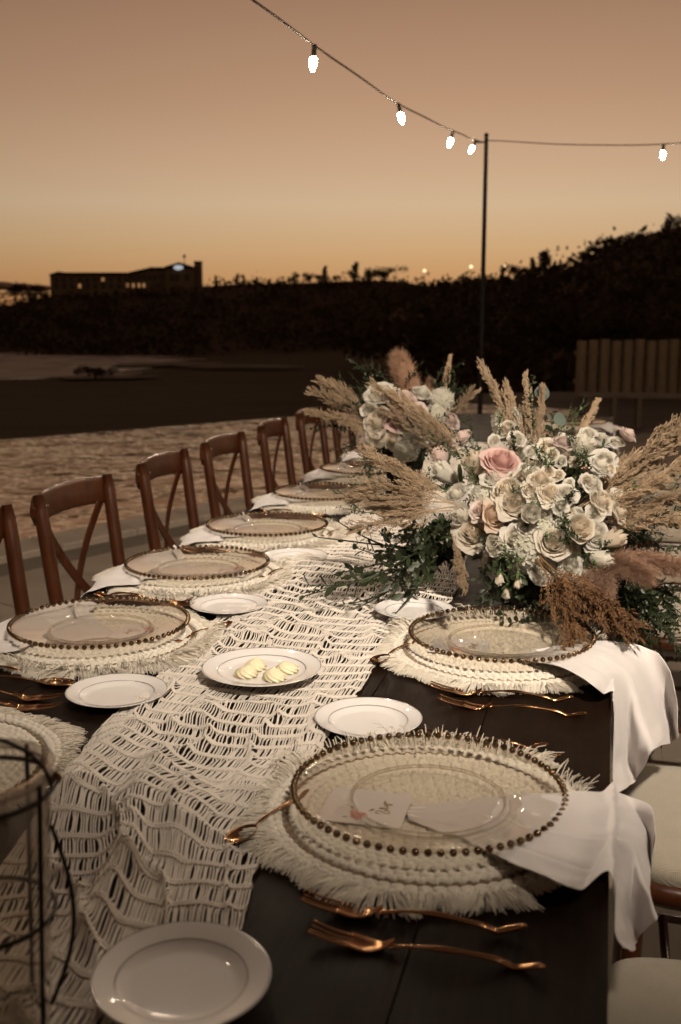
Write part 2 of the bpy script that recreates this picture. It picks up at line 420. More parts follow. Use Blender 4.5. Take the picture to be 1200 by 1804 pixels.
def water(name, base, scale, strength, dist, rough=.06, spec=.5):
    t = NT(name); v = t.co('Object', scale)
    n1 = t.noise(v, 1.0, 3, .5, .6); n2 = t.noise(v, 3.1, 2, .5, .4)
    mm = t.n('ShaderNodeMath', operation='MULTIPLY_ADD'); t.l(n2, mm.inputs[0]); mm.inputs[1].default_value = .35; t.l(n1, mm.inputs[2])
    p = t.pr(base, rough, 0, t.bump(mm.outputs[0], strength, dist)); p.inputs['IOR'].default_value = 1.45; p.inputs['Specular IOR Level'].default_value = spec; p.inputs['Specular Tint'].default_value = (1, .84, .70, 1)
    M[name] = t.done(p)
water('pool_water', (.46, .28, .17), (1.5, 1.5, 1.5), .8, .12); water('sea_water', (.30, .235, .19), (.12, .12, .12), .5, 1.2, .2)

# ================================================================ SETTING
def flat_poly(name, pts, z0, z1, mat, **k):
    """prism over a ground polygon (counter-clockwise)"""
    n = len(pts); V = [(x, y, z1) for x, y in pts] + [(x, y, z0) for x, y in pts]
    Q = [np.array([list(range(n))]), np.array([(i, i + n, (i + 1) % n + n, (i + 1) % n) for i in range(n)])]
    return MB().add(V, Q).obj(name, mat, smooth=False, **k)

# ground: one sheet to the horizon, level with the terrace footing, falling away to the shore
rr = np.array([0, 6, 12, 16, 22, 30, 45, 65, 90, 115, 150, 210, 300, 450, 700, 1200, 2500, 5000.])
zz = np.interp(rr, [0, 14, 30, 110, 120, 5000], [-1.35, -1.35, -2.0, -5.9, -6.0, -6.0])
ta = np.linspace(0, 2 * PI, 145)[:-1]
G = np.stack([rr[:, None] * np.cos(ta), rr[:, None] * np.sin(ta), zz[:, None] + 0 * ta], -1)
near = (rr > 18) & (rr < 115)
G[near, :, 2] += .35 * wob(G[near, :, 0], G[near, :, 1], 3, .09)
G[0, :, :2] *= 0
MB().grid(G[1:], cv=True).add(np.vstack([[(0, 0, -1.35)], G[1]]), np.array([(0, i + 1, (i + 1) % 144 + 1) for i in range(144)])[:, ::1]).obj('ground', M['grass'], kind='structure')

# the cove: pale surf between the lawn and the headland
cove = [(-260, 619), (60, 620), (140, 624), (215, 628), (262, 634), (306, 639), (268, 648), (222, 652), (196, 660), (150, 662), (60, 667), (-260, 672)]
cv = [onz(a, b, -5.9) for a, b in cove][::-1]
flat_poly('sea', [(p.x, p.y) for p in cv], -5.99, -5.9, M['sea_water'], kind='structure')
simple('surf_foam', (.82, .72, .66), .8, 0, .2, 1.5)
fo = MB()
for k in range(120):
    px, py = random.uniform(-60, 300), random.uniform(622, 664)
    if py > 640 and px > 150: continue
    c = onz(px, py, -5.84); L = random.uniform(2.5, 9); w = random.uniform(.4, 1.3)
    t = np.linspace(0, 2 * PI, 15)[:-1]; rad = 1 + .35 * np.sin(3 * t + k) + .2 * np.sin(5 * t + 2 * k)
    P = [np.array(c) + np.array(Rv) * L * math.cos(a) * q + np.array((-Rv.y, Rv.x, 0)) * w * 2 * math.sin(a) * q for a, q in zip(t, rad)]
    fo.add([np.array(c) + (0, 0, .12)] + P, np.array([(0, i + 1, (i + 1) % 14 + 1) for i in range(14)]))
fo.obj('surf_foam', M['surf_foam'], label='broken white surf lines on the water of the cove', cat='surf', kind='stuff')
for i, (px, py, L, w, lab) in enumerate(((290, 641, 7, 1.6, 'bright wet sand tongue at the right end of the surf'), (188, 664, 4.5, 1.0, 'small pale sand patch below the surf'), (425, 645, 7, .9, 'faint pale sand streak on the dark lawn right of the surf'))):
    c = onz(px, py, -5.7 if i < 2 else -5.55); t = np.linspace(0, 2 * PI, 25)[:-1]; rad = 1 + .25 * np.sin(2 * t + i) + .15 * np.sin(5 * t)
    P = np.array([np.array(c) + np.array(Rv) * L * math.cos(a) * q + np.array((-Rv.y, Rv.x, 0)) * w * 4 * math.sin(a) * q for a, q in zip(t, rad)])
    MB().add(np.vstack([[np.array(c) + (0, 0, .25)], P]), np.array([(0, j + 1, (j + 1) % 24 + 1) for j in range(24)])).obj('sand_bank', M['dry_sand'], kind='structure')

# hills: heights follow the skyline
def hill(name, sky, px0, px1, n, D, base, depth, seed, zb):
    """ridge at distance D(px), foot at base(px); falls away again behind"""
    px = np.linspace(px0, px1, n); prof = np.array([0, .08, .2, .35, .5, .65, .8, .92, 1.0, 1.06, 1.2, 1.5])
    P = np.zeros((len(prof), n, 3))
    for j, c in enumerate(px):
        d = ray(c, 553); h = math.hypot(d.x, d.y); ux, uy = d.x / h, d.y / h
        Dj, Bj = D(c), base(c); top = athor(c, sky(c), Dj).z
        for i, t in enumerate(prof):
            rad = Bj + (Dj - Bj) * t
            s = min(t, 1); k = s * s * (3 - 2 * s) if t <= 1 else max(0, 1 - (t - 1) * 1.6)
            if t <= 1: k = .35 * s + .65 * k
            P[i, j] = (ux * rad, uy * rad, zb + (top - zb) * k)
    bump = wob(P[..., 0], P[..., 1], seed, .16) * .05 + wob(P[..., 0], P[..., 1], seed + 1, .5) * .03
    edge = np.where((prof > 0) & (prof < 1), 1, .15)[:, None]
    P[..., 2] += bump * edge * np.maximum(P[..., 2] - zb, 0)
    P[..., 2] = np.where(P[..., 2] < zb - .01, zb - 3, P[..., 2])
    MB().grid(P).obj(name, M['scrub'], kind='structure')
    return P
skyL = lambda c: float(np.interp(c, [-600, -200, 0, 40, 90, 200, 340, 420, 520, 600, 640, 690, 730, 770, 860, 980], [560, 556, 541, 533, 523, 519, 507, 501, 499, 495, 494, 494, 500, 506, 520, 545]))
skyR = lambda c: float(np.interp(c, [560, 640, 700, 760, 800, 860, 900, 960, 990, 1030, 1080, 1120, 1170, 1200, 1300, 1500, 1900], [612, 608, 545, 508, 500, 496, 494, 487, 476, 456, 436, 424, 414, 406, 385, 360, 380]))
hill('headland', skyL, -650, 1000, 150, lambda c: 300.0, lambda c: 212 - 20 * math.sin(c / 160), 100, 5, -6.0)
hill('hillside', skyR, 640, 1950, 150, lambda c: float(np.interp(c, [560, 800, 1000, 1200, 1950], [150, 140, 115, 100, 80])), lambda c: float(np.interp(c, [560, 700, 860, 1010, 1950], [118, 70, 40, 26, 24])), 60, 9, -3.0)

# ---- trees and shrubs: leaf-clump crowns on small trunks
LEAF_V = np.array([(0, 0, 0), (.5, .28, .1), (1, 0, 0), (.5, -.28, .1)]); LEAF_Q = np.array([(0, 1, 2, 3)])
def rand_frames(P, s0, s1, r, out=None):
    """random leaf matrices at points P"""
    n = len(P); A = r.normal(size=(n, 3))
    if out is not None: A = A * .7 + out
    A /= np.linalg.norm(A, axis=1, keepdims=True); B = np.cross(A, r.normal(size=(n, 3))); B /= np.linalg.norm(B, axis=1, keepdims=True)
    Cc = np.cross(A, B); s = r.uniform(s0, s1, n)[:, None]
    Ms = np.zeros((n, 4, 4)); Ms[:, :3, 0] = A * s; Ms[:, :3, 1] = B * s; Ms[:, :3, 2] = Cc * s; Ms[:, :3, 3] = P; Ms[:, 3, 3] = 1
    return Ms
def crown_mesh(kind, seed):
    r = np.random.default_rng(seed); pts = []
    if kind == 'round': cl = [(r.normal(0, .30), r.normal(0, .30), r.uniform(.35, .85), r.uniform(.16, .30)) for _ in range(11)]
    elif kind == 'tall': cl = [(r.normal(0, .10), r.normal(0, .10), z, .20 * (1.15 - z) + .06) for z in np.linspace(.15, .98, 10)]
    else: cl = [(r.normal(0, .55), r.normal(0, .4), r.uniform(.1, .42), r.uniform(.16, .28)) for _ in range(12)]
    for x, y, z, q in cl:
        g = r.normal(size=(75, 3)); g /= np.linalg.norm(g, axis=1, keepdims=True); pts.append(np.array((x, y, z)) + g * q * r.uniform(.5, 1.0, (75, 1)) * (1, 1, .85))
    pts = np.concatenate(pts); pts[:, 2] = np.maximum(pts[:, 2], .03)
    return MB().stamp(LEAF_V, LEAF_Q, rand_frames(pts, .06, .14, r)).mesh('crown', False)
CROWNS = {k: [crown_mesh(k, s) for s in (1, 2, 3)] for k in ('round', 'tall', 'low')}
def trunk_mesh(kind, seed):
    r = random.Random(seed); b = MB(); top = {'round': .55, 'tall': .8, 'low': .2}[kind]
    b.tube(spline([(0, 0, -.12), (r.uniform(-.03, .03), .02, top * .5), (r.uniform(-.06, .06), 0, top)], 6), np.linspace(.05, .015, 6), 6)
    for k in range(4):
        a = r.uniform(0, 2 * PI); z = top * r.uniform(.4, .9)
        b.tube(spline([(0, 0, z), (.12 * math.cos(a), .12 * math.sin(a), z + .1), (.26 * math.cos(a), .26 * math.sin(a), z + .16)], 4), np.linspace(.02, .006, 4), 5)
    return b.mesh('trunk')
TRUNKS = {k: trunk_mesh(k, 4) for k in CROWNS}
def tree(name, kind, p, h, lab, grp, sx=1.0):
    t = empty(name, p, random.uniform(0, 6.28), label=lab, cat='tree' if kind != 'low' else 'shrub', group=grp); t.scale = (h * sx, h * sx, h)
    mk('trunk', TRUNKS[kind], M['bark'], t); mk('crown', random.choice(CROWNS[kind]), M['tree_leaf'], t)
    return t
# skyline trees: (pixel x, pixel y of the crown's top, kind, distance, width factor, label)
TREES = [
 (28, 508, 'round', 292, 1.0, 'small round tree on the skyline left of the long building'), (62, 508, 'round', 292, 1.2, 'low round tree touching the left end of the long building'),
 (82, 514, 'low', 290, 1.1, 'shrub at the left foot of the long building'), (352, 494, 'low', 296, 1.0, 'dark shrub just right of the building chimney'),
 (381, 492, 'tall', 297, .8, 'thin dark tree right of the building on the skyline'), (418, 489, 'tall', 297, .9, 'thin double-tipped tree midway between building and pole'), (430, 490, 'tall', 297, .7, 'thin tree close beside the double-tipped skyline tree'),
 (460, 494, 'low', 297, 1.3, 'low broad bush on the skyline right of the thin trees'), (498, 490, 'low', 297, 1.1, 'bush on the skyline left of the tree clump'), (518, 487, 'round', 297, 1.0, 'leftmost tree of the clump in the skyline middle'), (540, 484, 'round', 297, 1.0, 'second tree of the clump in the skyline middle'),
 (560, 487, 'round', 297, .9, 'third tree of the clump in the skyline middle'), (572, 478, 'tall', 297, .9, 'pointed tree rising from the skyline clump'), (592, 488, 'round', 297, 1.1, 'rightmost tree of the clump in the skyline middle'),
 (625, 473, 'tall', 290, 1.0, 'slender pointed tree left of the big rounded tree'), (650, 480, 'round', 280, 1.1, 'left shoulder tree of the big rounded tree'), (678, 476, 'round', 280, 1.7, 'big rounded dark tree on the skyline left of the pole'), (712, 494, 'low', 280, 1.2, 'low bush right of the big rounded tree'),
 (780, 498, 'low', 150, 1.0, 'small bush on the dip of the skyline left of the pole'), (805, 496, 'low', 145, 1.0, 'ragged bush on the skyline close left of the pole'), (834, 492, 'low', 142, 1.0, 'bush touching the pole on its left on the skyline'),
 (884, 483, 'tall', 136, .8, 'thin bush spike right of the pole'), (905, 472, 'round', 132, .9, 'small round tree right of the pole on the skyline'), (925, 474, 'round', 130, .9, 'small tree between two taller skyline trees'), (939, 466, 'tall', 128, .9, 'thin tree left of the tallest tree at the hill foot'),
 (957, 456, 'tall', 124, 1.3, 'tallest dark tree standing at the foot of the right hill'), (981, 468, 'low', 120, 1.0, 'bush where the right hill begins to rise'), (1030, 444, 'low', 114, 1.2, 'bush on the rising shoulder of the right hill'), (1052, 440, 'low', 112, 1.0, 'small bush on the upper shoulder of the right hill'),
 (1105, 413, 'low', 108, 1.2, 'shaggy bush on the crest of the right hill'), (1128, 416, 'low', 106, .9, 'smaller bush beside the shaggy crest bush'), (1185, 399, 'round', 102, 1.3, 'round bush on the hill crest at the right edge')]
for px, py, kind, D, sx, lab in TREES:
    sk = skyL(px) if D > 200 else skyR(px)
    zt = athor(px, py, D).z; b = athor(px, sk + 3, D); h = max(zt - b.z, 1.2) * 1.35
    tree('tree' if kind != 'low' else 'shrub', kind, b, h, lab, 'trees on the dusk skyline', sx * (1 if kind != 'low' else .9))
for px, py, D, h, sx, lab in ((725, 640, 62, 5.0, 1.2, 'big black bush at the hill foot above the flowers'), (1010, 640, 40, 4.2, 1.1, 'dark bush behind the left end of the fence'), (168, 664, 112, 2.0, 1.3, 'dark bush standing in front of the surf')):
    b = athor(px, py, D); tree('shrub', 'low', (b.x, b.y, max(b.z, -6.0)), h, lab, 'dark bushes below the hills', sx)
# scrub covering the slopes
def scrub_mass(name, cells, s0, s1, lab):
    r = np.random.default_rng(21); P = []
    for px, py, D in cells:
        b = np.array(athor(px, py, D)); k = 10; g = r.normal(size=(k, 3)) * s1 * 1.2; g[:, 2] = abs(g[:, 2]) * .6; P.append(b + g)
    MB().stamp(LEAF_V, LEAF_Q, rand_frames(np.concatenate(P), s0, s1, r)).obj(name, M['tree_leaf'], smooth=False, label=lab, cat='scrub', kind='stuff')
cells = []
for k in range(900):
    px = random.uniform(-80, 800); t = random.random(); s = .35 * t + .65 * t * t * (3 - 2 * t); zt = athor(px, skyL(px), 300).z; D = (212 - 20 * math.sin(px / 160)) * (1 - t) + 300 * t
    d = ray(px, 553); h = math.hypot(d.x, d.y); z = -6 + (zt + 6) * s; py = 553 + (CAM_H - z) / D * FPX * .985; cells.append((px, py, D))
scrub_mass('scrub', cells, .7, 1.5, 'dark scrub covering the headland below the long building')
cells = []
for k in range(1100):
    px = random.uniform(720, 1300); t = random.random(); s = .35 * t + .65 * t * t * (3 - 2 * t)
    Dr = float(np.interp(px, [560, 800, 1000, 1200, 1950], [150, 140, 115, 100, 80])); Bs = float(np.interp(px, [560, 700, 860, 1010, 1950], [118, 70, 40, 26, 24]))
    zt = athor(px, skyR(px), Dr).z; D = Bs * (1 - t) + Dr * t; z = -3 + (zt + 3) * s; py = 553 + (CAM_H - z) / D * FPX * .985; cells.append((px, py, D))
scrub_mass('scrub', cells, .3, .8, 'dark scrub covering the steep hill on the right')

# ---- the long building on the headland
bD = 288.0
bo = athor(222, 520, bD); bang = YAW
bld = empty('building', (bo.x, bo.y, bo.z), bang, label='long low building with lit windows on the headland skyline', cat='building')
u = bD / FPX * 1.02                                   # metres per photograph pixel at that distance
def bx(px): return (px - 222) * u
def bz(py): return (520 - py) * u
def bbox(name, x0, x1, y0, y1, d0, d1, mat, parent=bld, bev=0.0): return MB().box((bx(x0), d0, bz(y1)), (bx(x1), d1, bz(y0)), bev).obj(name, mat, parent, smooth=False)
bbox('wall', 97, 228, 487, 530, 0, 9, M['house_wall'])
bbox('wall', 228, 290, 483, 530, .6, 9, M['house_wall'])
hall = bbox('wall', 290, 336, 477, 530, -1.2, 10, M['house_wall'])
rf = MB().box((bx(112), -.8, bz(486.6)), (bx(229), 9.6, bz(483.2))).obj('roof', M['house_roof'], bld, smooth=False)
MB().add([(bx(97), -.5, bz(489)), (bx(112), -.5, bz(484)), (bx(112), 9, bz(484)), (bx(97), 9, bz(489)), (bx(97), -.5, bz(486)), (bx(112), -.5, bz(481.5)), (bx(112), 9, bz(481.5)), (bx(97), 9, bz(486))], np.array([(0, 1, 5, 4), (3, 7, 6, 2), (4, 5, 6, 7), (0, 3, 2, 1), (0, 4, 7, 3), (1, 2, 6, 5)])).obj('roof', M['house_roof'], bld, smooth=False)
MB().add([(bx(229), -.4, bz(484.5)), (bx(262), -.4, bz(477.5)), (bx(262), 9.5, bz(477.5)), (bx(229), 9.5, bz(484.5)), (bx(229), -.4, bz(482.5)), (bx(262), -.4, bz(475.5)), (bx(262), 9.5, bz(475.5)), (bx(229), 9.5, bz(482.5))], np.array([(0, 1, 5, 4), (3, 7, 6, 2), (4, 5, 6, 7), (0, 3, 2, 1), (0, 4, 7, 3), (1, 2, 6, 5)])).obj('roof', M['house_roof'], bld, smooth=False)
MB().add([(bx(229.5), .7, bz(484)), (bx(262), .7, bz(477.8)), (bx(262), 9, bz(477.8)), (bx(229.5), 9, bz(484)), (bx(290), .7, bz(483)), (bx(290), 9, bz(483)), (bx(290), .7, bz(477)), (bx(290), 9, bz(477))], [np.array([(0, 4, 6, 1), (3, 2, 7, 5), (0, 3, 5, 4), (1, 6, 7, 2), (0, 1, 2, 3), (4, 5, 7, 6)])]).obj('wall', M['house_wall'], bld, smooth=False)
bbox('roof', 262.2, 290, 474.6, 477, -.4, 9.5, M['house_roof'])
gb = MB().add([(bx(289), -1.6, bz(474)), (bx(313), -1.6, bz(467)), (bx(337), -1.6, bz(474)), (bx(337), -1.6, bz(477.2)), (bx(289), -1.6, bz(477.2)), (bx(289), 10.5, bz(474)), (bx(313), 10.5, bz(467)), (bx(337), 10.5, bz(474)), (bx(337), 10.5, bz(477.2)), (bx(289), 10.5, bz(477.2))], [np.array([(4, 3, 2, 1, 0)]), np.array([(5, 6, 7, 8, 9)]), np.array([(0, 1, 6, 5), (1, 2, 7, 6), (2, 3, 8, 7), (3, 4, 9, 8), (4, 0, 5, 9)])]).obj('gable_roof', M['house_roof'], bld, smooth=False)
MB().box((bx(335.5), 1, bz(530)), (bx(346), 5, bz(466))).obj('chimney', M['house_wall'], bld, smooth=False)
MB().box((bx(334.5), .6, bz(466)), (bx(347), 5.4, bz(464.5))).obj('chimney_cap', M['house_roof'], bld, smooth=False)
MB().tube([(bx(317), 4, bz(469)), (bx(317), 4, bz(453))], .10, 6).ball((bx(317), 4, bz(455.5)), .42, 10, 6).obj('roof_vane', M['house_roof'], bld)
MB().ball((bx(312), -1.7, bz(475.6)), 1.0, 16, 8, (1.25, .06, .62)).obj('lit_sign', M['lit_sign'], bld)
def bwin(x0, x1, y0, y1, d, lit):
    w = MB().box((bx(x0), d - .12, bz(y1)), (bx(x1), d + .02, bz(y0))).obj('window', M['house_roof'], bld, smooth=False)
    MB().box((bx(x0) + .1, d - .15, bz(y1) + .1), (bx(x1) - .1, d - .125, bz(y0) - .1)).obj('pane', M['lit_window'] if lit else M['window_dark'], w, smooth=False)
for x in range(104, 226, 13): bwin(x, x + 6, 491, 498, 0, 178 < x + 3 < 188)
for x in range(104, 226, 13): bwin(x, x + 6, 501, 509, 0, 143 < x + 3 < 154)
for x in (222.5, 231.5, 241, 249): bwin(x, x + 5.5, 500, 508, (0 if x < 223 else .6), True)
for x in range(232, 288, 9): bwin(x, x + 5, 487.5, 495, .6, False)
bwin(297, 303, 486, 496, -1.2, False); bwin(306, 312, 486, 496, -1.2, False); bwin(322, 328, 486, 496, -1.2, False)
# far street lamps
for px, py, D, lab in ((748, 477, 260, 'distant lit street lamp left of the pole'), (830, 470, 240, 'distant lit street lamp close beside the pole'), (889, 469, 230, 'distant lit street lamp right of the pole')):
    p = athor(px, py, D); zb = athor(px, 520, D).z; t = empty('street_lamp', (p.x, p.y, zb), 0, label=lab, cat='lamp', group='distant street lamps'); h = p.z - zb
    MB().tube([(0, 0, -3), (0, 0, h - .3)], .07, 6).obj('pole', M['pole_paint'], t); MB().ball((0, 0, h), .32, 10, 6).obj('lamp_head', M['far_lamp'], t)

# ---- terrace, pool
near_edge = [(-9.0, -7.0), (-3.53, 5.64), (-2.94, 7.0), (-2.54, 7.92), (-1.64, 10.0), (-.62, 12.6), (-.30, 14.6)]
far_edge = [(-.55, 16.42), (-1.3, 16.95), (-2.07, 17.16), (-4.5, 14.1), (-6.72, 10.86), (-11.5, 3.6), (-18.0, -7.0)]
pool = near_edge + far_edge
flat_poly('pool_water', pool, -.9, -.035, M['pool_water'], kind='structure')
terr = flat_poly('terrace', [(-9, -7), (9, -9), (9, 20.6), (-1.0, 20.2), (-2.6, 19.2), (-2.02, 17.25), (-1.25, 17.06), (-.48, 16.5), (-.24, 14.6), (-.56, 12.58), (-1.58, 9.98), (-2.48, 7.9), (-2.88, 6.98), (-3.47, 5.62)], -1.3, -.03, M['terrace_base'], kind='structure')
# pool rim beyond: thin weir wall
P = [np.array((x, y)) for x, y in far_edge[2:]]; wv = MB()
for a, b in zip(P[:-1], P[1:]):
    d = b - a; L = np.linalg.norm(d); d /= L; Mx = Matrix(((d[0], -d[1], 0, a[0]), (d[1], d[0], 0, a[1]), (0, 0, 1, 0), (0, 0, 0, 1)))
    wv.box((-.02, -.16, -1.5), (L + .02, -.0, -.045), 0, Mx)
wv.obj('pool_wall', M['terrace_base'], smooth=False, kind='structure')
# coping stones along the near edge
pe = np.array(near_edge[:6], float); seg = np.linalg.norm(np.diff(pe, axis=0), axis=1); S = np.concatenate([[0], np.cumsum(seg)])
def along(s): return np.array([np.interp(s, S, pe[:, 0]), np.interp(s, S, pe[:, 1])])
cope = empty('pool_coping', (0, 0, 0), kind='structure')
s = 8.0; me = None
while s < S[-1] - .6:
    a, b = along(s), along(s + .6); d = (b - a) / np.linalg.norm(b - a); ang = math.atan2(d[1], d[0])
    if me is None: me = MB().box((.004, -.30, -.05), (.596, .03, .012), .008).mesh('coping_stone', False)
    mk('coping_stone', me, M['coping_stone'], cope, M=Matrix.Translation((a[0], a[1], 0)) @ Matrix.Rotation(ang, 4, 'Z')); s += .6
# paving slabs in courses parallel to the pool edge
dx, dy = .397, .918; ox, oy = -2.94 + .33, 7.0 - .1
SL, SW = 1.15, .72; slabs = [MB().box((.004, .004, -.028), (SL - .004, SW - .004, -.001 * k), .006).mesh('paving_slab', False) for k in range(3)]
ang = math.atan2(dy, dx); cnt = 0
for i in range(-8, 6):
    for j in range(0, 13):
        lx = i * SL + (.5 * SL if j % 2 else 0); ly = -.30 - (j + 1) * SW
        cx, cy_ = ox + dx * (lx + SL / 2) - dy * (ly + SW / 2), oy + dy * (lx + SL / 2) + dx * (ly + SW / 2)
        if not (-4.5 < cx < 2.6 and .8 < cy_ < 12.5): continue
        mk('paving_slab', random.choice(slabs), M['paving'], terr, M=Matrix.Translation((ox + dx * lx - dy * ly, oy + dy * lx + dx * ly, random.uniform(-.002, .001))) @ Matrix.Rotation(ang, 4, 'Z')); cnt += 1

# ---- log fence on the right
fA, fB = onz(1012, 697, 0), onz(1200, 697, 0); fd = (fB - fA).normalized(); pitch = (fB - fA).length / 9.3
fence = empty('fence', (fA.x, fA.y, 0), math.atan2(fd.y, fd.x), label='palisade fence of upright round logs beyond the terrace', cat='fence')
logs = []
for k in range(3):
    rk = random.Random(k); h = .93 + .012 * k; r0 = pitch * .46
    t = np.arange(12) / 12 * 2 * PI; prof = [(r0, -.03), (r0 * 1.01, .3), (r0 * .98, h - .03), (r0 * .9, h), (.02, h + .006)]
    logs.append(MB().lathe(prof, 14).mesh('log'))
for k in range(20): mk('log', logs[k % 3], M['fence_wood'], fence, loc=(pitch * (k + .5), random.uniform(-.015, .015), 0))
MB().box((0, pitch * .55, .2), (pitch * 20, pitch * .55 + .04, .28)).obj('rail', M['fence_wood'], fence, smooth=False); MB().box((0, pitch * .55, .68), (pitch * 20, pitch * .55 + .04, .76)).obj('rail', M['fence_wood'], fence, smooth=False)

# ---- low bench by the pool end
bA = onz(1005, 752, 0); bench = empty('bench', (bA.x + .1, bA.y, 0), YAW * .3, label='low slatted wooden bench between pool and fence', cat='bench')
sl = MB().box((0, 0, .36), (2.3, .085, .40), .006).mesh('slat', False)
for k in range(5): mk('slat', sl, M['bench_wood'], bench, loc=(0, k * .1, 0))
lg = MB().box((-.03, 0, 0), (.03, .48, .36), .005).mesh('leg', False)
for x in (.12, .42, .72, 1.5, 2.18): mk('leg', lg, M['bench_wood'], bench, loc=(x, 0, 0))

# ---- pole and festoon lights
pp = ony(857, 238, 10.0)
pole = empty('light_pole', (pp.x, pp.y, 0), label='tall dark pole carrying the string lights behind the flowers', cat='pole')
MB().tube([(0, 0, 0), (0, 0, 1.4), (0, 0, pp.z)], [.024, .021, .018], 12).obj('shaft', M['pole_paint'], pole)
MB().lathe([(.02, .03), (.10, .02), (.14, .012), (.14, 0)], 20).obj('base_plate', M['pole_paint'], pole)
MB().tube([(-.02, 0, pp.z - .06), (-.09, -.02, pp.z - .06)], .008, 8).obj('hook', M['dark_iron'], pole)
MB().ball((0, 0, pp.z), .021, 12, 6).obj('cap', M['pole_paint'], pole)
p2 = Vector((2.6, 6.2, 2.95)); pole2 = clone(pole, (p2.x, p2.y, 0), .6, 'matching dark pole carrying the string lights outside the picture on the right')
p0 = Vector((-2.2, .4, 2.95)); pole0 = clone(pole, (p0.x, p0.y, 0), 2.2, 'matching dark pole carrying the string lights behind the viewer')
top = Vector((pp.x - .05, pp.y, pp.z - .06))
A_pts = [ony(838, 249, 9.35), ony(798, 233, 7.85), ony(703, 186, 6.35), ony(554, 83, 4.95), Vector((-1.40, 3.5, 2.53)), Vector((-1.42, 2.05, 2.56))]
B_pts = [ony(1169, 256, 8.7), Vector((1.5, 7.4, 2.62))]
C_pts = [Vector((2.2, 4.9, 2.68)), Vector((1.85, 3.6, 2.57)), Vector((1.6, 2.3, 2.56))]
def bulb_meshes():
    g = MB().lathe([(.0005, -.124), (.006, -.121), (.0125, -.108), (.0185, -.088), (.0205, -.073), (.0195, -.060), (.0135, -.051), (.0125, -.047)], 16).mesh('bulb')
    so = MB().lathe([(.0005, .012), (.011, .011), (.0135, .004), (.0135, -.040), (.0155, -.044), (.0155, -.049), (.010, -.0495)], 14).mesh('socket')
    cp = MB().tube([(-.014, 0, .0), (-.007, 0, .014), (.007, 0, .014), (.014, 0, 0)], .003, 6).mesh('clip')
    return g, so, cp
BG, BS, BC = bulb_meshes()
def bulb(p, lab, tilt):
    t = empty('light_bulb', p, 0, label=lab, cat='light bulb', group='bulbs on the string lights'); t.rotation_euler = tilt; t.scale = (.84, .84, .84)
    mk('glass', BG, M['bulb_glow'], t); mk('socket', BS, M['socket_plastic'], t); mk('clip', BC, M['socket_plastic'], t)
labsA = ['lit bulb hanging closest to the pole, left of it', 'lit bulb second from the pole on the long cable', 'lit bulb third from the pole, midway down the long cable', 'largest lit bulb, high up and nearest on the long cable'] + ['lit bulb on the long cable overhead, %s' % w for w in ('just above the picture', 'above the left chairs', 'beside the viewer', 'behind the viewer', 'last before the rear pole')]
for i, (p, l) in enumerate(zip(A_pts, labsA)): bulb(p, l, [(.1, .5, 0), (.15, .28, 0), (.05, -.2, 0), (.1, .12, 0)][i] if i < 4 else (random.uniform(-.2, .2), random.uniform(-.2, .2), 0))
bulb(B_pts[0], 'lone lit bulb at the far right on the level cable', (0, .02, 0)); bulb(B_pts[1], 'lit bulb on the level cable past the right edge', (0, 0, 0))
for p, w in zip(C_pts, ('nearest the right pole', 'right of the far flowers', 'right of the near flowers', 'right of the nearest plates', 'behind the viewer on the right')): bulb(p, 'lit bulb on the right-hand cable overhead, ' + w, (random.uniform(-.2, .2), .1, 0))
def cable(pts, lab):
    P = spline([np.array(p) + (0, 0, .013) for p in pts], 14 * len(pts)); P[:, 2] -= .006 * np.sin(np.linspace(0, len(pts) * PI, len(P))) ** 2
    MB().tube(P, .0045, 6).obj('light_cable', M['wire_rubber'], label=lab, cat='cable', group='cables of the string lights')
cable([top] + A_pts + [p0 - Vector((0, 0, .05))], 'dark cable swooping from the pole up to the top of the picture')
cable([top + Vector((.07, 0, 0))] + B_pts + [p2 - Vector((0, 0, .06))], 'thin cable running level from the pole to the right')
cable([p2 - Vector((0, 0, .05))] + C_pts + [Vector((2.3, .6, 2.95))], 'cable overhead on the right of the table outside the picture')

# far mountain over the sea, built as flattened lumps floating above the horizon
cb = MB(); cr_ = np.random.default_rng(4)
for k in range(16):
    px = -330 + k * 26 + cr_.uniform(-8, 8); w = 46 * (1 if k < 13 else .7); p = athor(px, 504.5 - 3 * math.sin(k * .7) + cr_.uniform(-1, 1), 3200)
    cb.ball(p, 1.0, 20, 8, (w * 3200 / FPX, 60, (6.5 - .25 * max(0, k - 11)) * 3200 / FPX))
simple('mountain_mauve', (.80, .56, .50), 1.0)
cb.obj('far_mountain', M['mountain_mauve'], label='flat mauve distant mountain low over the sea at the far left', cat='cloud', kind='stuff')

# floodlight on its own mast, right of the table outside the picture, aimed at the flowers
FL = Vector((.62, .12, 2.72)); FT = Vector((-.45, 3.1, .90)); fdir = (FT - FL).normalized()
fl = empty('floodlight_mast', (FL.x + .12, FL.y - .1, 0), label='floodlight on a slim mast outside the picture on the right', cat='floodlight')
MB().tube([(0, 0, 0), (0, 0, FL.z + .02)], .022, 12).obj('mast', M['pole_paint'], fl); MB().lathe([(.02, .03), (.12, .02), (.16, .012), (.16, 0)], 20).obj('base_plate', M['pole_paint'], fl)
hb = basis(fdir); hl_ = Matrix.Translation(FL - Vector(fl.location)) @ hb
MB().box((-.09, -.06, -.07), (.09, .06, -.012), .006).obj('housing', M['pole_paint'], fl, smooth=False, M=hl_)
MB().tube([(-.12, .1, FL.z), (-.06, .05, FL.z - .0)], .01, 8).obj('bracket', M['dark_iron'], fl)
ld = bpy.data.lights.new('flood_lamp', 'SPOT'); ld.energy = FLOOD_POWER; ld.color = (1.0, .86, .70); ld.spot_size = math.radians(70); ld.spot_blend = 1.0; ld.shadow_soft_size = .085
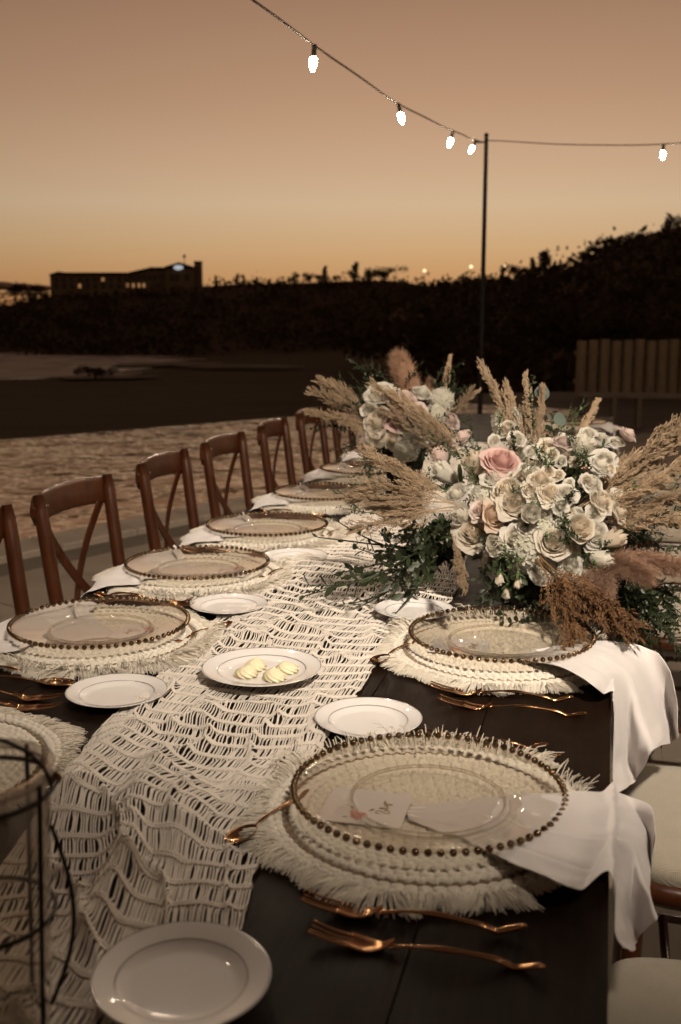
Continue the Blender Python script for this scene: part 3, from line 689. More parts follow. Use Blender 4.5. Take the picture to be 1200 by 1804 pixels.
lo = bpy.data.objects.new('flood_lamp', ld); COL.objects.link(lo); lo.parent = fl; lo.matrix_basis = hl_ @ Matrix.Rotation(PI, 4, 'X')

# ================================================================ TABLE
TZ, TX0, TX1, TY0, TY1 = .76, -1.117, .022, -.35, 6.75
table = empty('banquet_table', ((TX0 + TX1) / 2, (TY0 + TY1) / 2, 0), label='long dark wooden banquet table running away under the flowers', cat='table')
hw, hl = (TX1 - TX0) / 2, (TY1 - TY0) / 2
npl = 6; pw = 2 * hw / npl
for k in range(npl):
    x0 = -hw + k * pw
    MB().box((x0 + .0003, -hl, TZ - .04), (x0 + pw - .0003, hl, TZ - (.0003 if k % 2 else 0)), .0014).obj('plank', M['table_wood'], table, smooth=False)
for sx in (-1, 1): MB().box((sx * (hw - .10) - .014, -hl + .15, TZ - .14), (sx * (hw - .10) + .014, hl - .15, TZ - .041), .003).obj('apron', M['table_wood'], table, smooth=False)
for y in (-hl + .25, 0, hl - .25):
    for sx in (-1, 1): MB().box((sx * (hw - .13) - .045, y - .045, 0), (sx * (hw - .13) + .045, y + .045, TZ - .041), .006).obj('leg', M['table_wood'], table, smooth=False)

# ================================================================ RUNNER (open-weave cotton gauze)
rl = np.array([(.60, -.56), (.80, -.60), (1.0, -.645), (1.17, -.68), (1.38, -.707), (1.87, -.762), (2.39, -.781), (2.84, -.777), (3.6, -.77), (5.6, -.77)])
rr_ = np.array([(.60, -.29), (.80, -.325), (.974, -.348), (1.12, -.368), (1.46, -.388), (1.76, -.376), (1.93, -.360), (2.24, -.315), (2.6, -.33), (3.2, -.36), (5.6, -.36)])
def runner_pt(U, V):
    """U across 0..1, V along (metres) -> point on the rumpled cloth"""
    a = np.interp(V, rl[:, 0], rl[:, 1]); b = np.interp(V, rr_[:, 0], rr_[:, 1])
    a = a + .014 * wob(V, 0 * V, 31, 9); b = b + .007 * wob(V, 0 * V, 32, 10)
    fade = np.clip(1.0 - np.abs(V - 1.05) / .75, .25, 1)
    mid = 4 * U * (1 - U)
    pin = .34 * wob(U * 2.2, V * 4.2, 33, 2.2) * mid * fade
    X = a + (b - a) * np.clip(U + pin * .35, 0, 1)
    Y = V + .020 * wob(U * 1.5, V * 2.2, 34, 1.6) + .024 * wob(U * 4.5, V * 6, 35, 1.6) * fade ** 2 + .03 * (U - .5)
    Z = np.maximum(0, wob(U * 3.4, V * 5.2, 36, 1.9) - .2) * .034 * fade * np.minimum(1, mid * 1.6) + np.maximum(0, wob(U * 8, V * 3.0, 37, 1.6) - .1) * .008 * np.minimum(1, mid * 2)
    dg = wob(U * 5 + V * 9, V * 4 - U * 6, 38, 1.7); Z = Z + .011 * np.clip(1 - np.abs(dg) * 3.2, 0, 1) ** 1.5 * np.clip((2.7 - V) / .8, .25, 1) * np.minimum(1, mid * 2)
    # the deep lengthwise crease and the hump beside it
    cx = .50 + .05 * np.sin(V * 7); g = np.exp(-((U - cx + .09) / .075) ** 2) * np.exp(-((V - 1.03) / .22) ** 2); Z = Z + .042 * g
    g2 = np.exp(-((U - .22) / .16) ** 2) * np.exp(-((V - 1.16) / .07) ** 2); Z = Z + .034 * g2
    g3 = np.exp(-((U - .30) / .2) ** 2) * np.exp(-((V - 2.45) / .12) ** 2); Z = Z + .016 * g3
    for qx, qy, qr in ((-.357, .826, .085), (-.556, 1.665, .105), (-.371, 2.098, .085)):      # pressed flat under the plates
        s_ = np.clip((np.hypot(X - qx, Y - qy) - qr * .95) / .05, 0, 1); Z = Z * s_ * s_ * (3 - 2 * s_)
    return np.stack([X, Y, TZ + .0035 + Z], -1)
runner = empty('table_runner', (0, 0, 0), label='cream open-weave gauze runner rumpled down the middle of the table', cat='table runner')
V0, V1, PER = .64, 5.2, .041
NS = 98
def vgrid(a, b): return np.concatenate([np.arange(a, min(b, 2.5), .0075), np.arange(2.5, b, .022)])
vv = vgrid(V0, V1)
sr = np.random.default_rng(5)
us = (np.arange(NS) + .5) / NS
Ug = np.repeat(us[:, None], len(vv), 1); Vg = np.repeat(vv[None], NS, 0)
ph = (Vg / PER) % 1.0; openm = np.clip(np.sin(PI * np.clip((ph - .21) / .79, 0, 1)) * 1.6, 0, 1)
cell = np.floor(Vg / PER).astype(int)
jit = sr.normal(0, 1, (NS, int(V1 / PER) + 2)); slant = sr.normal(0, 1, int(V1 / PER) + 2)
J = np.take_along_axis(jit, cell, 1)
Ug = Ug + openm * (J * .0036 + .0035 * wob(us[:, None] * 40, Vg * 30, 41, 1.0)) + (ph - .6) * openm * .006 * slant[cell]
Pg = runner_pt(Ug, Vg); Pg[..., 2] += .0012 * np.sin(np.arange(NS)[:, None] * PI + Vg / .009) * (1 - openm)
runner_y = MB().many_tubes(Pg, .0013, 4).obj('lengthwise_yarn', M['cotton_yarn'], runner, kind='stuff')
nb = int((V1 - V0) / PER)
for k in range(nb):
    vb = (math.ceil(V0 / PER) + k) * PER
    if vb > V1 - .02: break
    nearb = vb < 2.5; nx = 95 if nearb else 46; rows = 5 if nearb else 3
    q = np.linspace(-.004, 1.004, nx); paths = []
    for j in range(rows):
        v = vb + PER * (.03 + .16 * j / (rows - 1)) + sr.normal(0, .0003)
        P = runner_pt(q, np.full(nx, v) + .0007 * wob(q * 60, q * 0 + k, 51 + j, 1)); P[:, 2] += .0012 + .0011 * np.sin(q * NS * PI + j * PI); paths.append(P)
    MB().many_tubes(np.array(paths), .0014 if nearb else .0021, 4).obj('woven_band', M['cotton_yarn'], runner)
fr = []
for k in range(160):
    p = runner_pt(np.array([random.random()]), np.array([V0 + .01]))[0]; a = random.uniform(-.5, .5); L = random.uniform(.03, .06)
    fr.append(spline([p, p + (a * L * .5, -L * .5, .004), p + (a * L * 1.3, -L, -.001)], 5))
MB().many_tubes(np.array(fr), .0011, 4).obj('fringe', M['cotton_yarn'], runner, kind='stuff')

# ================================================================ PLACE SETTINGS
# -- placemat: crocheted cotton rounds, a jute round, long fringe
def mat_meshes(seed, pressed=False):
    r = np.random.default_rng(seed); w = MB(); ju = MB(); rad = .010
    while rad < .199:
        n = max(24, int(2 * PI * rad / .0024)); t = np.arange(n) / n * 2 * PI; st = max(8, int(2 * PI * rad / .0075))
        jute = abs(rad - .172) < .005
        rr2 = .0056 + .0011 * np.sin(t * st); wig = .0016 * np.sin(t * st + PI / 2 + rad * 900)
        P = np.stack([(rad + wig) * np.cos(t), (rad + wig) * np.sin(t), .0062 + .0014 * np.sin(t * st * .5 + rad * 500) + (.0006 if not jute else -.0005)], -1)
        (ju if jute else w).tube(P, rr2 * (.85 if jute else 1), 6, closed=True); rad += .0098
    fr = []
    for k in range(3800):
        a = r.uniform(0, 2 * PI); back = max(0, math.sin(a)); L = r.uniform(.026, .042) * (1 + .25 * math.sin(a * 7 + 1)); up = r.uniform(0, .004) + (r.random() < .10 and math.sin(a) > .25) * r.uniform(.004, .020)
        sw = .45 * math.sin(a * 9 + seed) + .3 * math.sin(a * 23) + r.normal(0, .13); d = np.array((math.cos(a), math.sin(a), 0)); s_ = np.array((-math.sin(a), math.cos(a), 0))
        if pressed and math.cos(a) > .62: L *= .35; up = 0
        p0_ = d * r.uniform(.190, .200) + (0, 0, r.uniform(.003, .010))
        p1 = p0_ + d * L * .5 + s_ * L * .25 * sw + (0, 0, .002 + up); p2_ = p0_ + d * L * .95 + s_ * L * .7 * sw; p2_[2] = max(.0012, .0016 + up * 1.2 + r.uniform(0, .002))
        fr.append(spline([p0_, p1, p2_], 4))
    for k in range(46):                              # tufts that stand up
        a = r.uniform(.45, PI - .45); d = np.array((math.cos(a), math.sin(a), 0)); b0 = d * .200 + (0, 0, .006)
        for j in range(6):
            L = r.uniform(.016, .034); e = b0 + d * L * r.uniform(.2, .8) + np.array((r.normal(0, .007), r.normal(0, .007), L * r.uniform(.4, .9)))
            fr.append(spline([b0, (b0 + e) / 2 + (0, 0, .004), e], 4))
    return w.mesh('weave'), ju.mesh('jute_round'), MB().many_tubes(np.array(fr), np.array([.0008, .0008, .0008, .0005]), 3).mesh('fringe')
MATS = [mat_meshes(3), mat_meshes(8), mat_meshes(3, True)]
def placemat(p, rz, lab, v=0):
    t = empty('placemat', p, rz, label=lab, cat='placemat', group='round fringed placemats')
    w, j, f = MATS[v]
    mk('weave', w, M['mat_yarn'], t); mk('jute_round', j, M['jute_yarn'], t); mk('fringe', f, M['fringe_yarn'], t, kind='stuff')
# -- glass charger with a beaded rim
CH = MB().lathe([(.0005, .0035), (.084, .0035), (.092, .0055), (.0965, .011), (.104, .0145), (.130, .0185), (.156, .0225), (.164, .0235), (.1655, .0215), (.163, .0195), (.155, .0182), (.130, .0142), (.106, .0102), (.1005, .007), (.097, .001), (.090, 0), (.083, .0006), (.0005, .0006)], 96).mesh('glass')
CHR = MB().lathe([(.0925, .0062), (.0955, .0074), (.0965, .0098), (.0945, .0088)], 80, closed=True).mesh('foot_ring')
BEAD = MB().ball((0, 0, 0), .0046, 12, 8).mesh('bead')
NB = 76
def charger(p, rz, lab):
    t = empty('charger_plate', p, rz, label=lab, cat='charger plate', group='glass charger plates')
    mk('glass', CH, M['clear_glass'], t); mk('foot_ring', CHR, M['clear_glass'], t)
    for k in range(NB):
        a = k / NB * 2 * PI; mk('bead', BEAD, M['bead_gold'], t, loc=(.1665 * math.cos(a), .1665 * math.sin(a), .0225))
# -- side plate
def plate_meshes(R):
    s = R / .0815
    b = MB().lathe([(.0005, .0050), (.045, .0048), (.052, .0056), (.0575, .0090), (.0625, .0118), (.079, .0158), (.0812, .0166), (.0818, .0158), (.0800, .0144), (.0620, .0098), (.0560, .0060), (.0500, .0022), (.0440, 0), (.0420, 0), (.0410, .0018), (.0005, .0022)], 80)
    for V in b.v: V[:, :2] *= s
    l1 = MB().lathe([(.0596 * s, .01075), (.0604 * s, .01115)], 80); l2 = MB().lathe([(.0798 * s, .01655), (.0806 * s, .0168)], 80)
    for V in l1.v + l2.v: V[:, 2] += .0003
    return b.mesh('dish'), l1.mesh('inner_line'), l2.mesh('rim_line')
PLS, PLB = plate_meshes(.0815), plate_meshes(.102)
def plate(p, lab, big=False, tilt=(0, 0)):
    t = empty('side_plate' if not big else 'butter_plate', p, random.uniform(0, 6), label=lab, cat='plate', group='white porcelain plates'); t.rotation_euler[0], t.rotation_euler[1] = tilt
    a, b, c = PLB if big else PLS
    mk('dish', a, M['porcelain'], t); mk('inner_line', b, M['silver_line'], t); mk('rim_line', c, M['silver_line'], t)
    return t
# -- cutlery with gnarled twig handles; length along +X (handle) from the tip at x = 0
def handle(x0, L, seed, z0=.004):
    r = random.Random(seed); n = 26; x = np.linspace(0, 1, n)
    y = .0028 * np.sin(x * 7 + r.uniform(0, 3)) * x; z = z0 + .007 * np.sin(np.clip(x * 1.25, 0, 1) * PI) * (1 - .35 * x) + .004 * np.clip(x - .8, 0, 1) / .2 - .003 * np.exp(-((x - .82) / .08) ** 2)
    rad = .0021 + .0015 * x + .0006 * np.sin(x * 17 + seed) + .0006 * np.exp(-((x - .9) / .05) ** 2); rad[-1] *= .6
    return np.stack([x0 + x * L, y, z], -1), rad
def fork_mesh(seed):
    b = MB(); P, rd = handle(.072, .135, seed); b.tube(P, rd, 8, flat=.75)
    # palm
    x = np.linspace(.036, .076, 9); wd = np.interp(x, [.036, .044, .055, .066, .076], [.0105, .0112, .0100, .0055, .0028]); zc = .0065 - .0055 * np.sin((x - .030) / .048 * PI) + .0035 * np.clip((x - .066) / .01, 0, 1)
    u_ = np.linspace(-1, 1, 7)
    Pt = np.stack([x[:, None] + 0 * u_, wd[:, None] * u_, zc[:, None] + .0022 * u_ ** 2], -1); Pb = Pt - (0, 0, .0016)
    b.grid(np.concatenate([Pt, Pb[:, ::-1]], 1), cv=True); b.add(np.concatenate([Pt[0], Pb[0][::-1]]), np.array([list(range(14))]))
    for k in range(4):
        y = -.0084 + k * .0056; xs = np.linspace(.038, 0, 9); zs = .0030 + .0085 * ((.038 - xs) / .038) ** 1.5
        b.tube(np.stack([xs, y + 0 * xs + .0006 * (y > 0) * (xs < .01), zs + .0022 * (y / .0105) ** 2], -1), np.linspace(.0019, .0011, 9), 6, flat=.7)
    return b.mesh('fork')
def spoon_mesh(seed, s=1.0):
    b = MB(); P, rd = handle(.058 * s, .150 * s, seed); b.tube(P, rd * (.8 if s < 1 else 1), 8, flat=.75)
    t = np.linspace(0, 1, 13); x = t * .064 * s; wd = .0195 * s * np.sqrt(np.clip(np.sin(PI * np.clip(t * .93 + .035, 0, 1)), 0, 1)) * (1 - .18 * t); wd[-1] = .0026
    u_ = np.linspace(-1, 1, 11); dep = .0085 * s * np.sin(PI * np.clip(t, 0, 1)) ** .7
    zc = .0092 * s - dep[:, None] * (1 - u_[None] ** 2)
    Pt = np.stack([x[:, None] + 0 * u_, wd[:, None] * u_, zc], -1); Pb = Pt - (0, 0, .0013)
    b.grid(np.concatenate([Pt, Pb[:, ::-1]], 1), cv=True)
    return b.mesh('spoon')
def knife_mesh(seed):
    b = MB(); P, rd = handle(.098, .12, seed); b.tube(P, rd * 1.1, 8, flat=.7)
    t = np.linspace(0, 1, 12); x = t * .102; e = -.0085 * np.sqrt(np.clip(1 - (1 - np.clip(t * 4, 0, 1)) ** 2, 0, 1)) * (1 - .35 * t); sp = np.full(12, .0055) * np.clip(t * 6, .1, 1) * (1 - .3 * t)
    P_ = np.stack([np.stack([x, e, 0 * x + .0042], -1), np.stack([x, e * .3, 0 * x + .0050], -1), np.stack([x, sp, 0 * x + .0052], -1), np.stack([x, sp, 0 * x + .0030], -1), np.stack([x, e * .3, 0 * x + .0034], -1)], 1)
    b.grid(P_, cv=True)
    return b.mesh('knife')
FORKS = [fork_mesh(1), fork_mesh(2)]; SPOON = spoon_mesh(3); KNIFE = knife_mesh(4); TEASPOON = spoon_mesh(5, .78)
def cutlery(kind, p, rz, lab, v=0, ty=0.0):
    me = {'fork': FORKS[v], 'spoon': SPOON, 'knife': KNIFE, 'teaspoon': TEASPOON}[kind]
    o = mk(kind, me, M['copper'], loc=p, label=lab, cat=kind if kind != 'teaspoon' else 'spoon', group='copper cutlery'); o.rotation_euler = (0, ty, rz)
    if kind == 'fork': o.scale = (1.12, 1.12, 1.12)
    return o
# -- place card: folded white card with a printed bloom and a gold script name
def place_card(p, rz, lab):
    t = empty('place_card', p, rz, label=lab, cat='place card', group='place cards under the glass')
    MB().box((-.052, -.046, 0), (.050, .046, .0009)).obj('card', M['card_paper'], t, smooth=False)
    z = .0013; fl = MB()
    for k, (x, y, r_) in enumerate(((-.008, -.026, .0075), (-.001, -.022, .006), (-.012, -.018, .0055), (-.004, -.032, .005))):
        a = np.linspace(0, 2 * PI, 13)[:-1]; q = r_ * (1 + .2 * np.sin(5 * a + k)); V = np.stack([x + q * np.cos(a), y + q * np.sin(a), 0 * a + z + k * .0001], -1); fl.add(V, np.array([list(range(12))]))
    fl.obj('printed_bloom', M['pink_ink'], t, smooth=False, kind='stuff')
    lf = MB()
    for x, y, a, L in ((.004, -.012, .9, .012), (-.014, -.010, 2.2, .010), (-.016, -.030, 3.6, .010), (.006, -.030, -.5, .010)):
        c, s_ = math.cos(a), math.sin(a); V = [(x, y, z), (x + c * L * .5 - s_ * L * .2, y + s_ * L * .5 + c * L * .2, z), (x + c * L, y + s_ * L, z), (x + c * L * .5 + s_ * L * .2, y + s_ * L * .5 - c * L * .2, z)]; lf.add(V, np.array([(0, 3, 2, 1)]))
    lf.obj('printed_leaf', M['grey_ink'], t, smooth=False, kind='stuff')
    # handwritten name: capital with a long hook, then small joined loops, reading towards -y
    S_ = [(0.0, .012), (.004, .017), (.009, .014), (.005, .008), (.000, .003), (.003, -.001), (.007, .001), (.009, .006), (.011, .002), (.014, .001), (.017, .006), (.016, .012), (.014, .006), (.017, .001), (.020, .001), (.022, .005), (.022, .001), (.025, .001), (.028, .005), (.0265, -.004), (.024, -.006), (.027, .001), (.030, .002), (.033, .005), (.034, .002), (.037, .003)]
    P = spline([(a_ - .018, b_, 0) for a_, b_ in S_], 150); ca, sa = math.cos(PI * .58), math.sin(PI * .58)
    Q = np.stack([.026 + (P[:, 0] * ca - P[:, 1] * sa) * .95, .004 + (P[:, 0] * sa + P[:, 1] * ca) * .95, 0 * P[:, 0] + z], -1)
    MB().tube(Q, .00065, 5, flat=.4).obj('script_name', M['gold_ink'], t)
# -- napkin: a square of linen drawn from under the glass and dropped over the table edge (relaxed cloth)
BEND = {2: .30, 4: .35}
def drape(seed, n, L, W, x_in, skew, edge, pin_x, flare, steps=240):
    r = np.random.default_rng(seed)
    a = np.linspace(0, 1, n); b = np.linspace(-.5, .5, n); A, B = np.meshgrid(a, b, indexing='ij')
    wid = np.interp(A, [0, .2, .45, 1], [.10, .45, .85, flare])
    X = x_in + A * L; Y = B * W * wid + skew * A; Z = .034 + .010 * np.cos(B * 22 + seed) * (1 - wid) * 1.5 + .02 * np.clip(A - .55, 0, 1)
    rq = np.hypot(X, Y); Z = np.where(rq < .19, np.interp(rq, [0, .10, .13, .165, .19], [.0163, .0165, .019, .024, .03]) + .0012 * np.cos(B * 18), Z)
    P = np.stack([X, Y, Z], -1) + r.normal(0, .0012, (n, n, 3)); V = np.zeros_like(P)
    pin = X < pin_x
    P0 = P.copy(); la, lb = L / (n - 1), W / (n - 1); cons = []
    def con(s1, s2, d, k): cons.append((s1, s2, d, k))
    for st, d in (((1, 0), la), ((0, 1), lb), ((1, 1), math.hypot(la, lb)), ((1, -1), math.hypot(la, lb)), ((2, 0), 2 * la), ((0, 2), 2 * lb), ((4, 0), 4 * la), ((0, 4), 4 * lb)):
        da, db = st; kk = 1.0 if sum(map(abs, st)) == 1 else (.5 if abs(da) == abs(db) else BEND[max(da, db)])
        s1 = (slice(0, n - da), slice(max(0, -db), n - max(0, db))); s2 = (slice(da, n), slice(max(0, db), n + min(0, db))); con(s1, s2, d, kk)
    cnt = np.zeros((n, n, 1))
    for s1, s2, d, k in cons: cnt[s1] += k; cnt[s2] += k
    eps = .004
    for it in range(steps):
        V = V * .965; V[..., 2] -= 9.8 * .006; Q = P + V * .006
        for _ in range(14):
            D = np.zeros_like(Q)
            for s1, s2, d, k in cons:
                e = Q[s2] - Q[s1]; ln = np.linalg.norm(e, axis=-1, keepdims=True) + 1e-9; c = .5 * k * (1 - d / ln) * e
                if k < .45: c = np.where(ln < d, c, 0)
                D[s1] += c; D[s2] -= c
            Q = Q + 1.6 * D / cnt; Q[pin] = P0[pin]
            ins = (Q[..., 0] < edge + eps) & (Q[..., 2] < eps); dz = eps - Q[..., 2]; dx_ = edge + eps - Q[..., 0]
            up = ins & (dz < dx_) ; sd = ins & ~up
            Q[..., 2] = np.where(up, eps, Q[..., 2]); Q[..., 0] = np.where(sd, edge + eps, Q[..., 0])
            fl_ = (np.hypot(Q[..., 0], Q[..., 1]) < .238) & (Q[..., 0] < edge) & (Q[..., 2] < .0205) & (Q[..., 2] > -.01) & (np.hypot(Q[..., 0], Q[..., 1]) >= .18); Q[..., 2] = np.where(fl_, .0205, Q[..., 2]); onmat = (np.hypot(Q[..., 0], Q[..., 1]) < .19) & (Q[..., 2] < .0160) & (Q[..., 2] > -.01); Q[..., 2] = np.where(onmat, .0160, Q[..., 2]); rq = np.hypot(Q[..., 0], Q[..., 1]); cap = np.interp(rq, [0, .10, .13, .165, .20, .22, .221], [.0168, .0168, .025, .031, .034, .038, 9]); Q[..., 2] = np.minimum(Q[..., 2], cap)
        V = (Q - P) / .006; fr_ = (Q[..., 2] < eps + .002) & (Q[..., 0] < edge + .004); V[fr_] *= .55
        V = np.clip(V, -2, 2); P = Q
    return P
def napkin_mesh(P):
    me = MB().grid(P).mesh('napkin'); return me
NAP = [napkin_mesh(drape(5, 30, .40, .40, -.02, -.03, .220, .100, .80)), None, napkin_mesh(drape(23, 30, .42, .42, -.01, .00, .200, .105, .75))]
def napkin(p, rz, lab, v):
    o = mk('napkin', NAP[v], M['linen'], loc=p, label=lab, cat='napkin', group='linen napkins'); o.rotation_euler = (0, 0, rz)
    s_ = o.modifiers.new('thick', 'SOLIDIFY'); s_.thickness = .0016; s_.offset = 0; b_ = o.modifiers.new('smooth', 'SUBSURF'); b_.levels = 1; b_.render_levels = 2
    return o

def laid_napkin(rows, Ys, zs, lab, fold, seed):
    """rows of points seen in the photograph, from the gathered tip outwards; zs = height while still lying, else hanging in the planes Ys"""
    G = []
    for i, row in enumerate(rows):
        pts = []
        for j, (px, py) in enumerate(row):
            if zs[i] is not None: pts.append(np.array(onz(px, py, zs[i])))
            else: pts.append(np.array(ony(px, py, Ys[j] + fold[i] * (1 if j % 2 else -1))))
        G.append(spline(pts, 61))
    G = np.array(G); G = np.stack([spline(G[:, k], 81) for k in range(61)], 1)
    u_, v_ = np.meshgrid(np.linspace(0, 1, 81), np.linspace(0, 1, 61), indexing='ij'); amp = np.clip((u_ - .45) * 2, 0, 1)
    G[..., 0] += .004 * wob(u_ * 6, v_ * 9, seed, 1.5) * amp; G[..., 1] += .006 * wob(u_ * 5, v_ * 11, seed + 1, 1.5) * amp; G[..., 2] += .0016 * wob(u_ * 14, v_ * 14, seed + 2, 1.5); G[..., 0] += .0022 * wob(u_ * 16, v_ * 20, seed + 3, 1.5) * amp
    G[..., 2] += .0018 * np.exp(-((v_ - .5) / .012) ** 2) - .0014 * np.exp(-((v_ - .25) / .012) ** 2) + .0016 * np.exp(-((u_ - .62) / .012) ** 2)
    ov = G[..., 0] < TX1 + .006; G[..., 2] = np.where(ov & (u_ > .1), np.maximum(G[..., 2], TZ + .0172), G[..., 2])
    me = MB().grid(G).mesh('napkin'); o = mk('napkin', me, M['linen'], label=lab, cat='napkin', group='linen napkins')
    s_ = o.modifiers.new('thick', 'SOLIDIFY'); s_.thickness = .0016; s_.offset = 0; b_ = o.modifiers.new('smooth', 'SUBSURF'); b_.levels = 1; b_.render_levels = 1
laid_napkin([[(722, 1446), (718, 1440), (716, 1432), (720, 1426), (728, 1421)], [(830, 1484), (842, 1464), (858, 1440), (868, 1420), (880, 1404)], [(905, 1522), (920, 1495), (935, 1460), (945, 1425), (952, 1398)],
  [(990, 1558), (1012, 1525), (1030, 1480), (1040, 1435), (1035, 1394)], [(1062, 1592), (1088, 1548), (1108, 1492), (1112, 1440), (1095, 1399)], [(1082, 1640), (1106, 1612), (1134, 1552), (1138, 1490), (1150, 1424)], [(1098, 1676), (1124, 1664), (1152, 1616), (1140, 1566), (1154, 1470)]],
  (1.13, 1.20, 1.27, 1.34, 1.40), (TZ + .0172, TZ + .0175, TZ + .036, TZ + .038, None, None, None), 'white linen napkin flowing from the nearest right glass plate over the table edge', (0, 0, 0, 0, .012, .035, .05), 61)
laid_napkin([[(905, 1161), (915, 1156), (925, 1151), (935, 1147), (945, 1143)], [(985, 1174), (1002, 1161), (1016, 1149), (1025, 1139), (1035, 1130)], [(1040, 1206), (1054, 1181), (1065, 1160), (1075, 1143), (1086, 1130)],
  [(1076, 1238), (1094, 1216), (1110, 1190), (1122, 1164), (1134, 1140)], [(1076, 1292), (1100, 1272), (1128, 1248), (1152, 1212), (1168, 1160)], [(1073, 1346), (1104, 1332), (1142, 1298), (1172, 1258), (1188, 1210)], [(1090, 1394), (1118, 1378), (1150, 1322), (1186, 1306), (1198, 1298)]],
  (1.72, 1.78, 1.84, 1.90, 1.96), (TZ + .0172, TZ + .036, TZ + .038, None, None, None, None), 'large white linen napkin hanging in folds off the table before the flowers', (0, 0, 0, .01, .03, .05, .06), 71)
def setting(side, n, x, y, words, nap=None, cards=True, knives=True, matv=0, forks=True, tea=True):
    """side 'R': guest sits at +x, 'L': at -x"""
    rz = 0.0 if side == 'R' else PI; c, s_ = math.cos(rz), math.sin(rz)
    W = lambda lx, ly, z: (x + c * lx - s_ * ly, y + s_ * lx + c * ly, z)
    placemat((x, y, TZ), 0.35 * n if matv < 2 else 0.0, 'cream fringed crocheted placemat, ' + words, matv)
    if 'lantern' not in words: charger((x, y, TZ + .0185), .2 * n, 'glass charger plate with gold beads, ' + words)
    if nap is not None: napkin((x, y, TZ), rz, 'white linen napkin over the table edge, ' + words, nap)
    if cards: place_card(W(-.072, -.024, TZ + .0160), rz + random.uniform(-.05, .05), 'white printed place card, ' + words)
    if forks:
        cutlery('fork', W(-.092, -.242, TZ + .004), rz + .02, 'inner copper fork, ' + words, 0); cutlery('fork', W(-.070, -.290, TZ), rz - .01, 'outer copper fork, ' + words, 1)
    if knives:
        cutlery('spoon', W(-.075, .248, TZ), rz + .01, 'copper table spoon, ' + words); cutlery('knife', W(-.065, .215, TZ + .003), rz - .02, 'copper knife, ' + words)
    if tea: cutlery('teaspoon', W(-.210, -.145, TZ + .008), rz + PI / 2 - .35, 'small copper dessert spoon, ' + words)
RX = (-.198, -.176)
setting('R', 0, -.198, 1.234, 'nearest setting on the right', None, matv=2)
setting('R', 1, -.176, 1.915, 'second setting on the right before the flowers', None, matv=2)
for k, (y, w) in enumerate(((4.64, 'right row third from the far end'), (5.32, 'right row second from the far end'), (6.0, 'right row at the far end'))): setting('R', 4 + k, -.18, y, w, (2, 0, 2)[k], cards=False, tea=False)
LS = [(-.905, 1.195, 'left setting half hidden behind lantern'), (-.925, 1.804, 'large left setting in front of the first chairs'), (-.930, 2.318, 'second clear setting on the left'), (-.915, 2.806, 'third clear setting on the left'), (-.905, 3.386, 'fourth left setting below the dangling vine'), (-.90, 3.96, 'fifth setting on the left half hidden by plumes'), (-.90, 4.55, 'left setting behind the far flowers'), (-.90, 5.2, 'last left setting at the far end')]
for k, (x, y, w) in enumerate(LS): setting('L', 10 + k, x, y, w, (2 if k != 1 else 0) if 0 < k < 7 else None, matv=k % 2, cards=k in (1, 2), knives=k > 0, forks=True, tea=k in (1, 2, 3))

SP = [(-.357, .826, 'nearest white side plate in front of the runner end'), (-.756, 1.522, 'white side plate beside the runner below the big left charger'), (-.762, 2.068, 'white side plate between the first and second left chargers'), (-.755, 2.541, 'white side plate in front of the third left charger'), (-.335, 1.507, 'white side plate between the two right settings'), (-.371, 2.098, 'white side plate under the trailing leaves behind the second right charger')]
for k, (x, y, l) in enumerate(SP):
    onr = k in (0, 5); plate((x, y, TZ + (.0085 if onr else .001)), l, tilt=(random.uniform(-.01, .01), (.03 if k == 0 else 0)))
BP = (-.556, 1.665, TZ + .011); plate(BP, 'oval-looking white plate holding piped butter on the runner', True)
def rosette(seed):
    r = random.Random(seed); n, k = 84, 14; t = np.arange(n) / n * 2 * PI; v = np.linspace(0, 1, k)
    prof_r = np.interp(v, [0, .12, .35, .6, .85, 1], [.0165, .0190, .0175, .0125, .0055, .0008]); z = np.interp(v, [0, .12, .35, .6, .85, 1], [0, .003, .009, .0145, .0185, .0205])
    tw = v * 2.6 + .4 * r.random(); q = 1 + .22 * (.5 - np.abs(np.sin(4.5 * (t[None] + tw[:, None])))) * np.clip(1.2 - v, .3, 1)[:, None]
    P = np.stack([prof_r[:, None] * q * np.cos(t) * 1.08 + .005 * v[:, None] ** 2, prof_r[:, None] * q * np.sin(t), z[:, None] + 0 * t], -1)
    return MB().grid(P[::-1], cv=True).mesh('butter_rosette')
RO = [rosette(1), rosette(2)]
for k, (px, py, l) in enumerate(((434, 1184, 'piped butter rosette leftmost on the plate'), (450, 1172, 'piped butter rosette behind the leftmost one'), (484, 1190, 'piped butter rosette nearest on the plate'), (506, 1177, 'piped butter rosette rightmost on the plate'))):
    p = onz(px, py + 3, TZ + .020); o = mk('butter_rosette', RO[k % 2], M['butter'], loc=(p.x, p.y, TZ + .0162), label=l, cat='butter', group='butter rosettes'); o.rotation_euler = (0, 0, 1.3 * k); o.scale = (1.0, 1.0, .95)

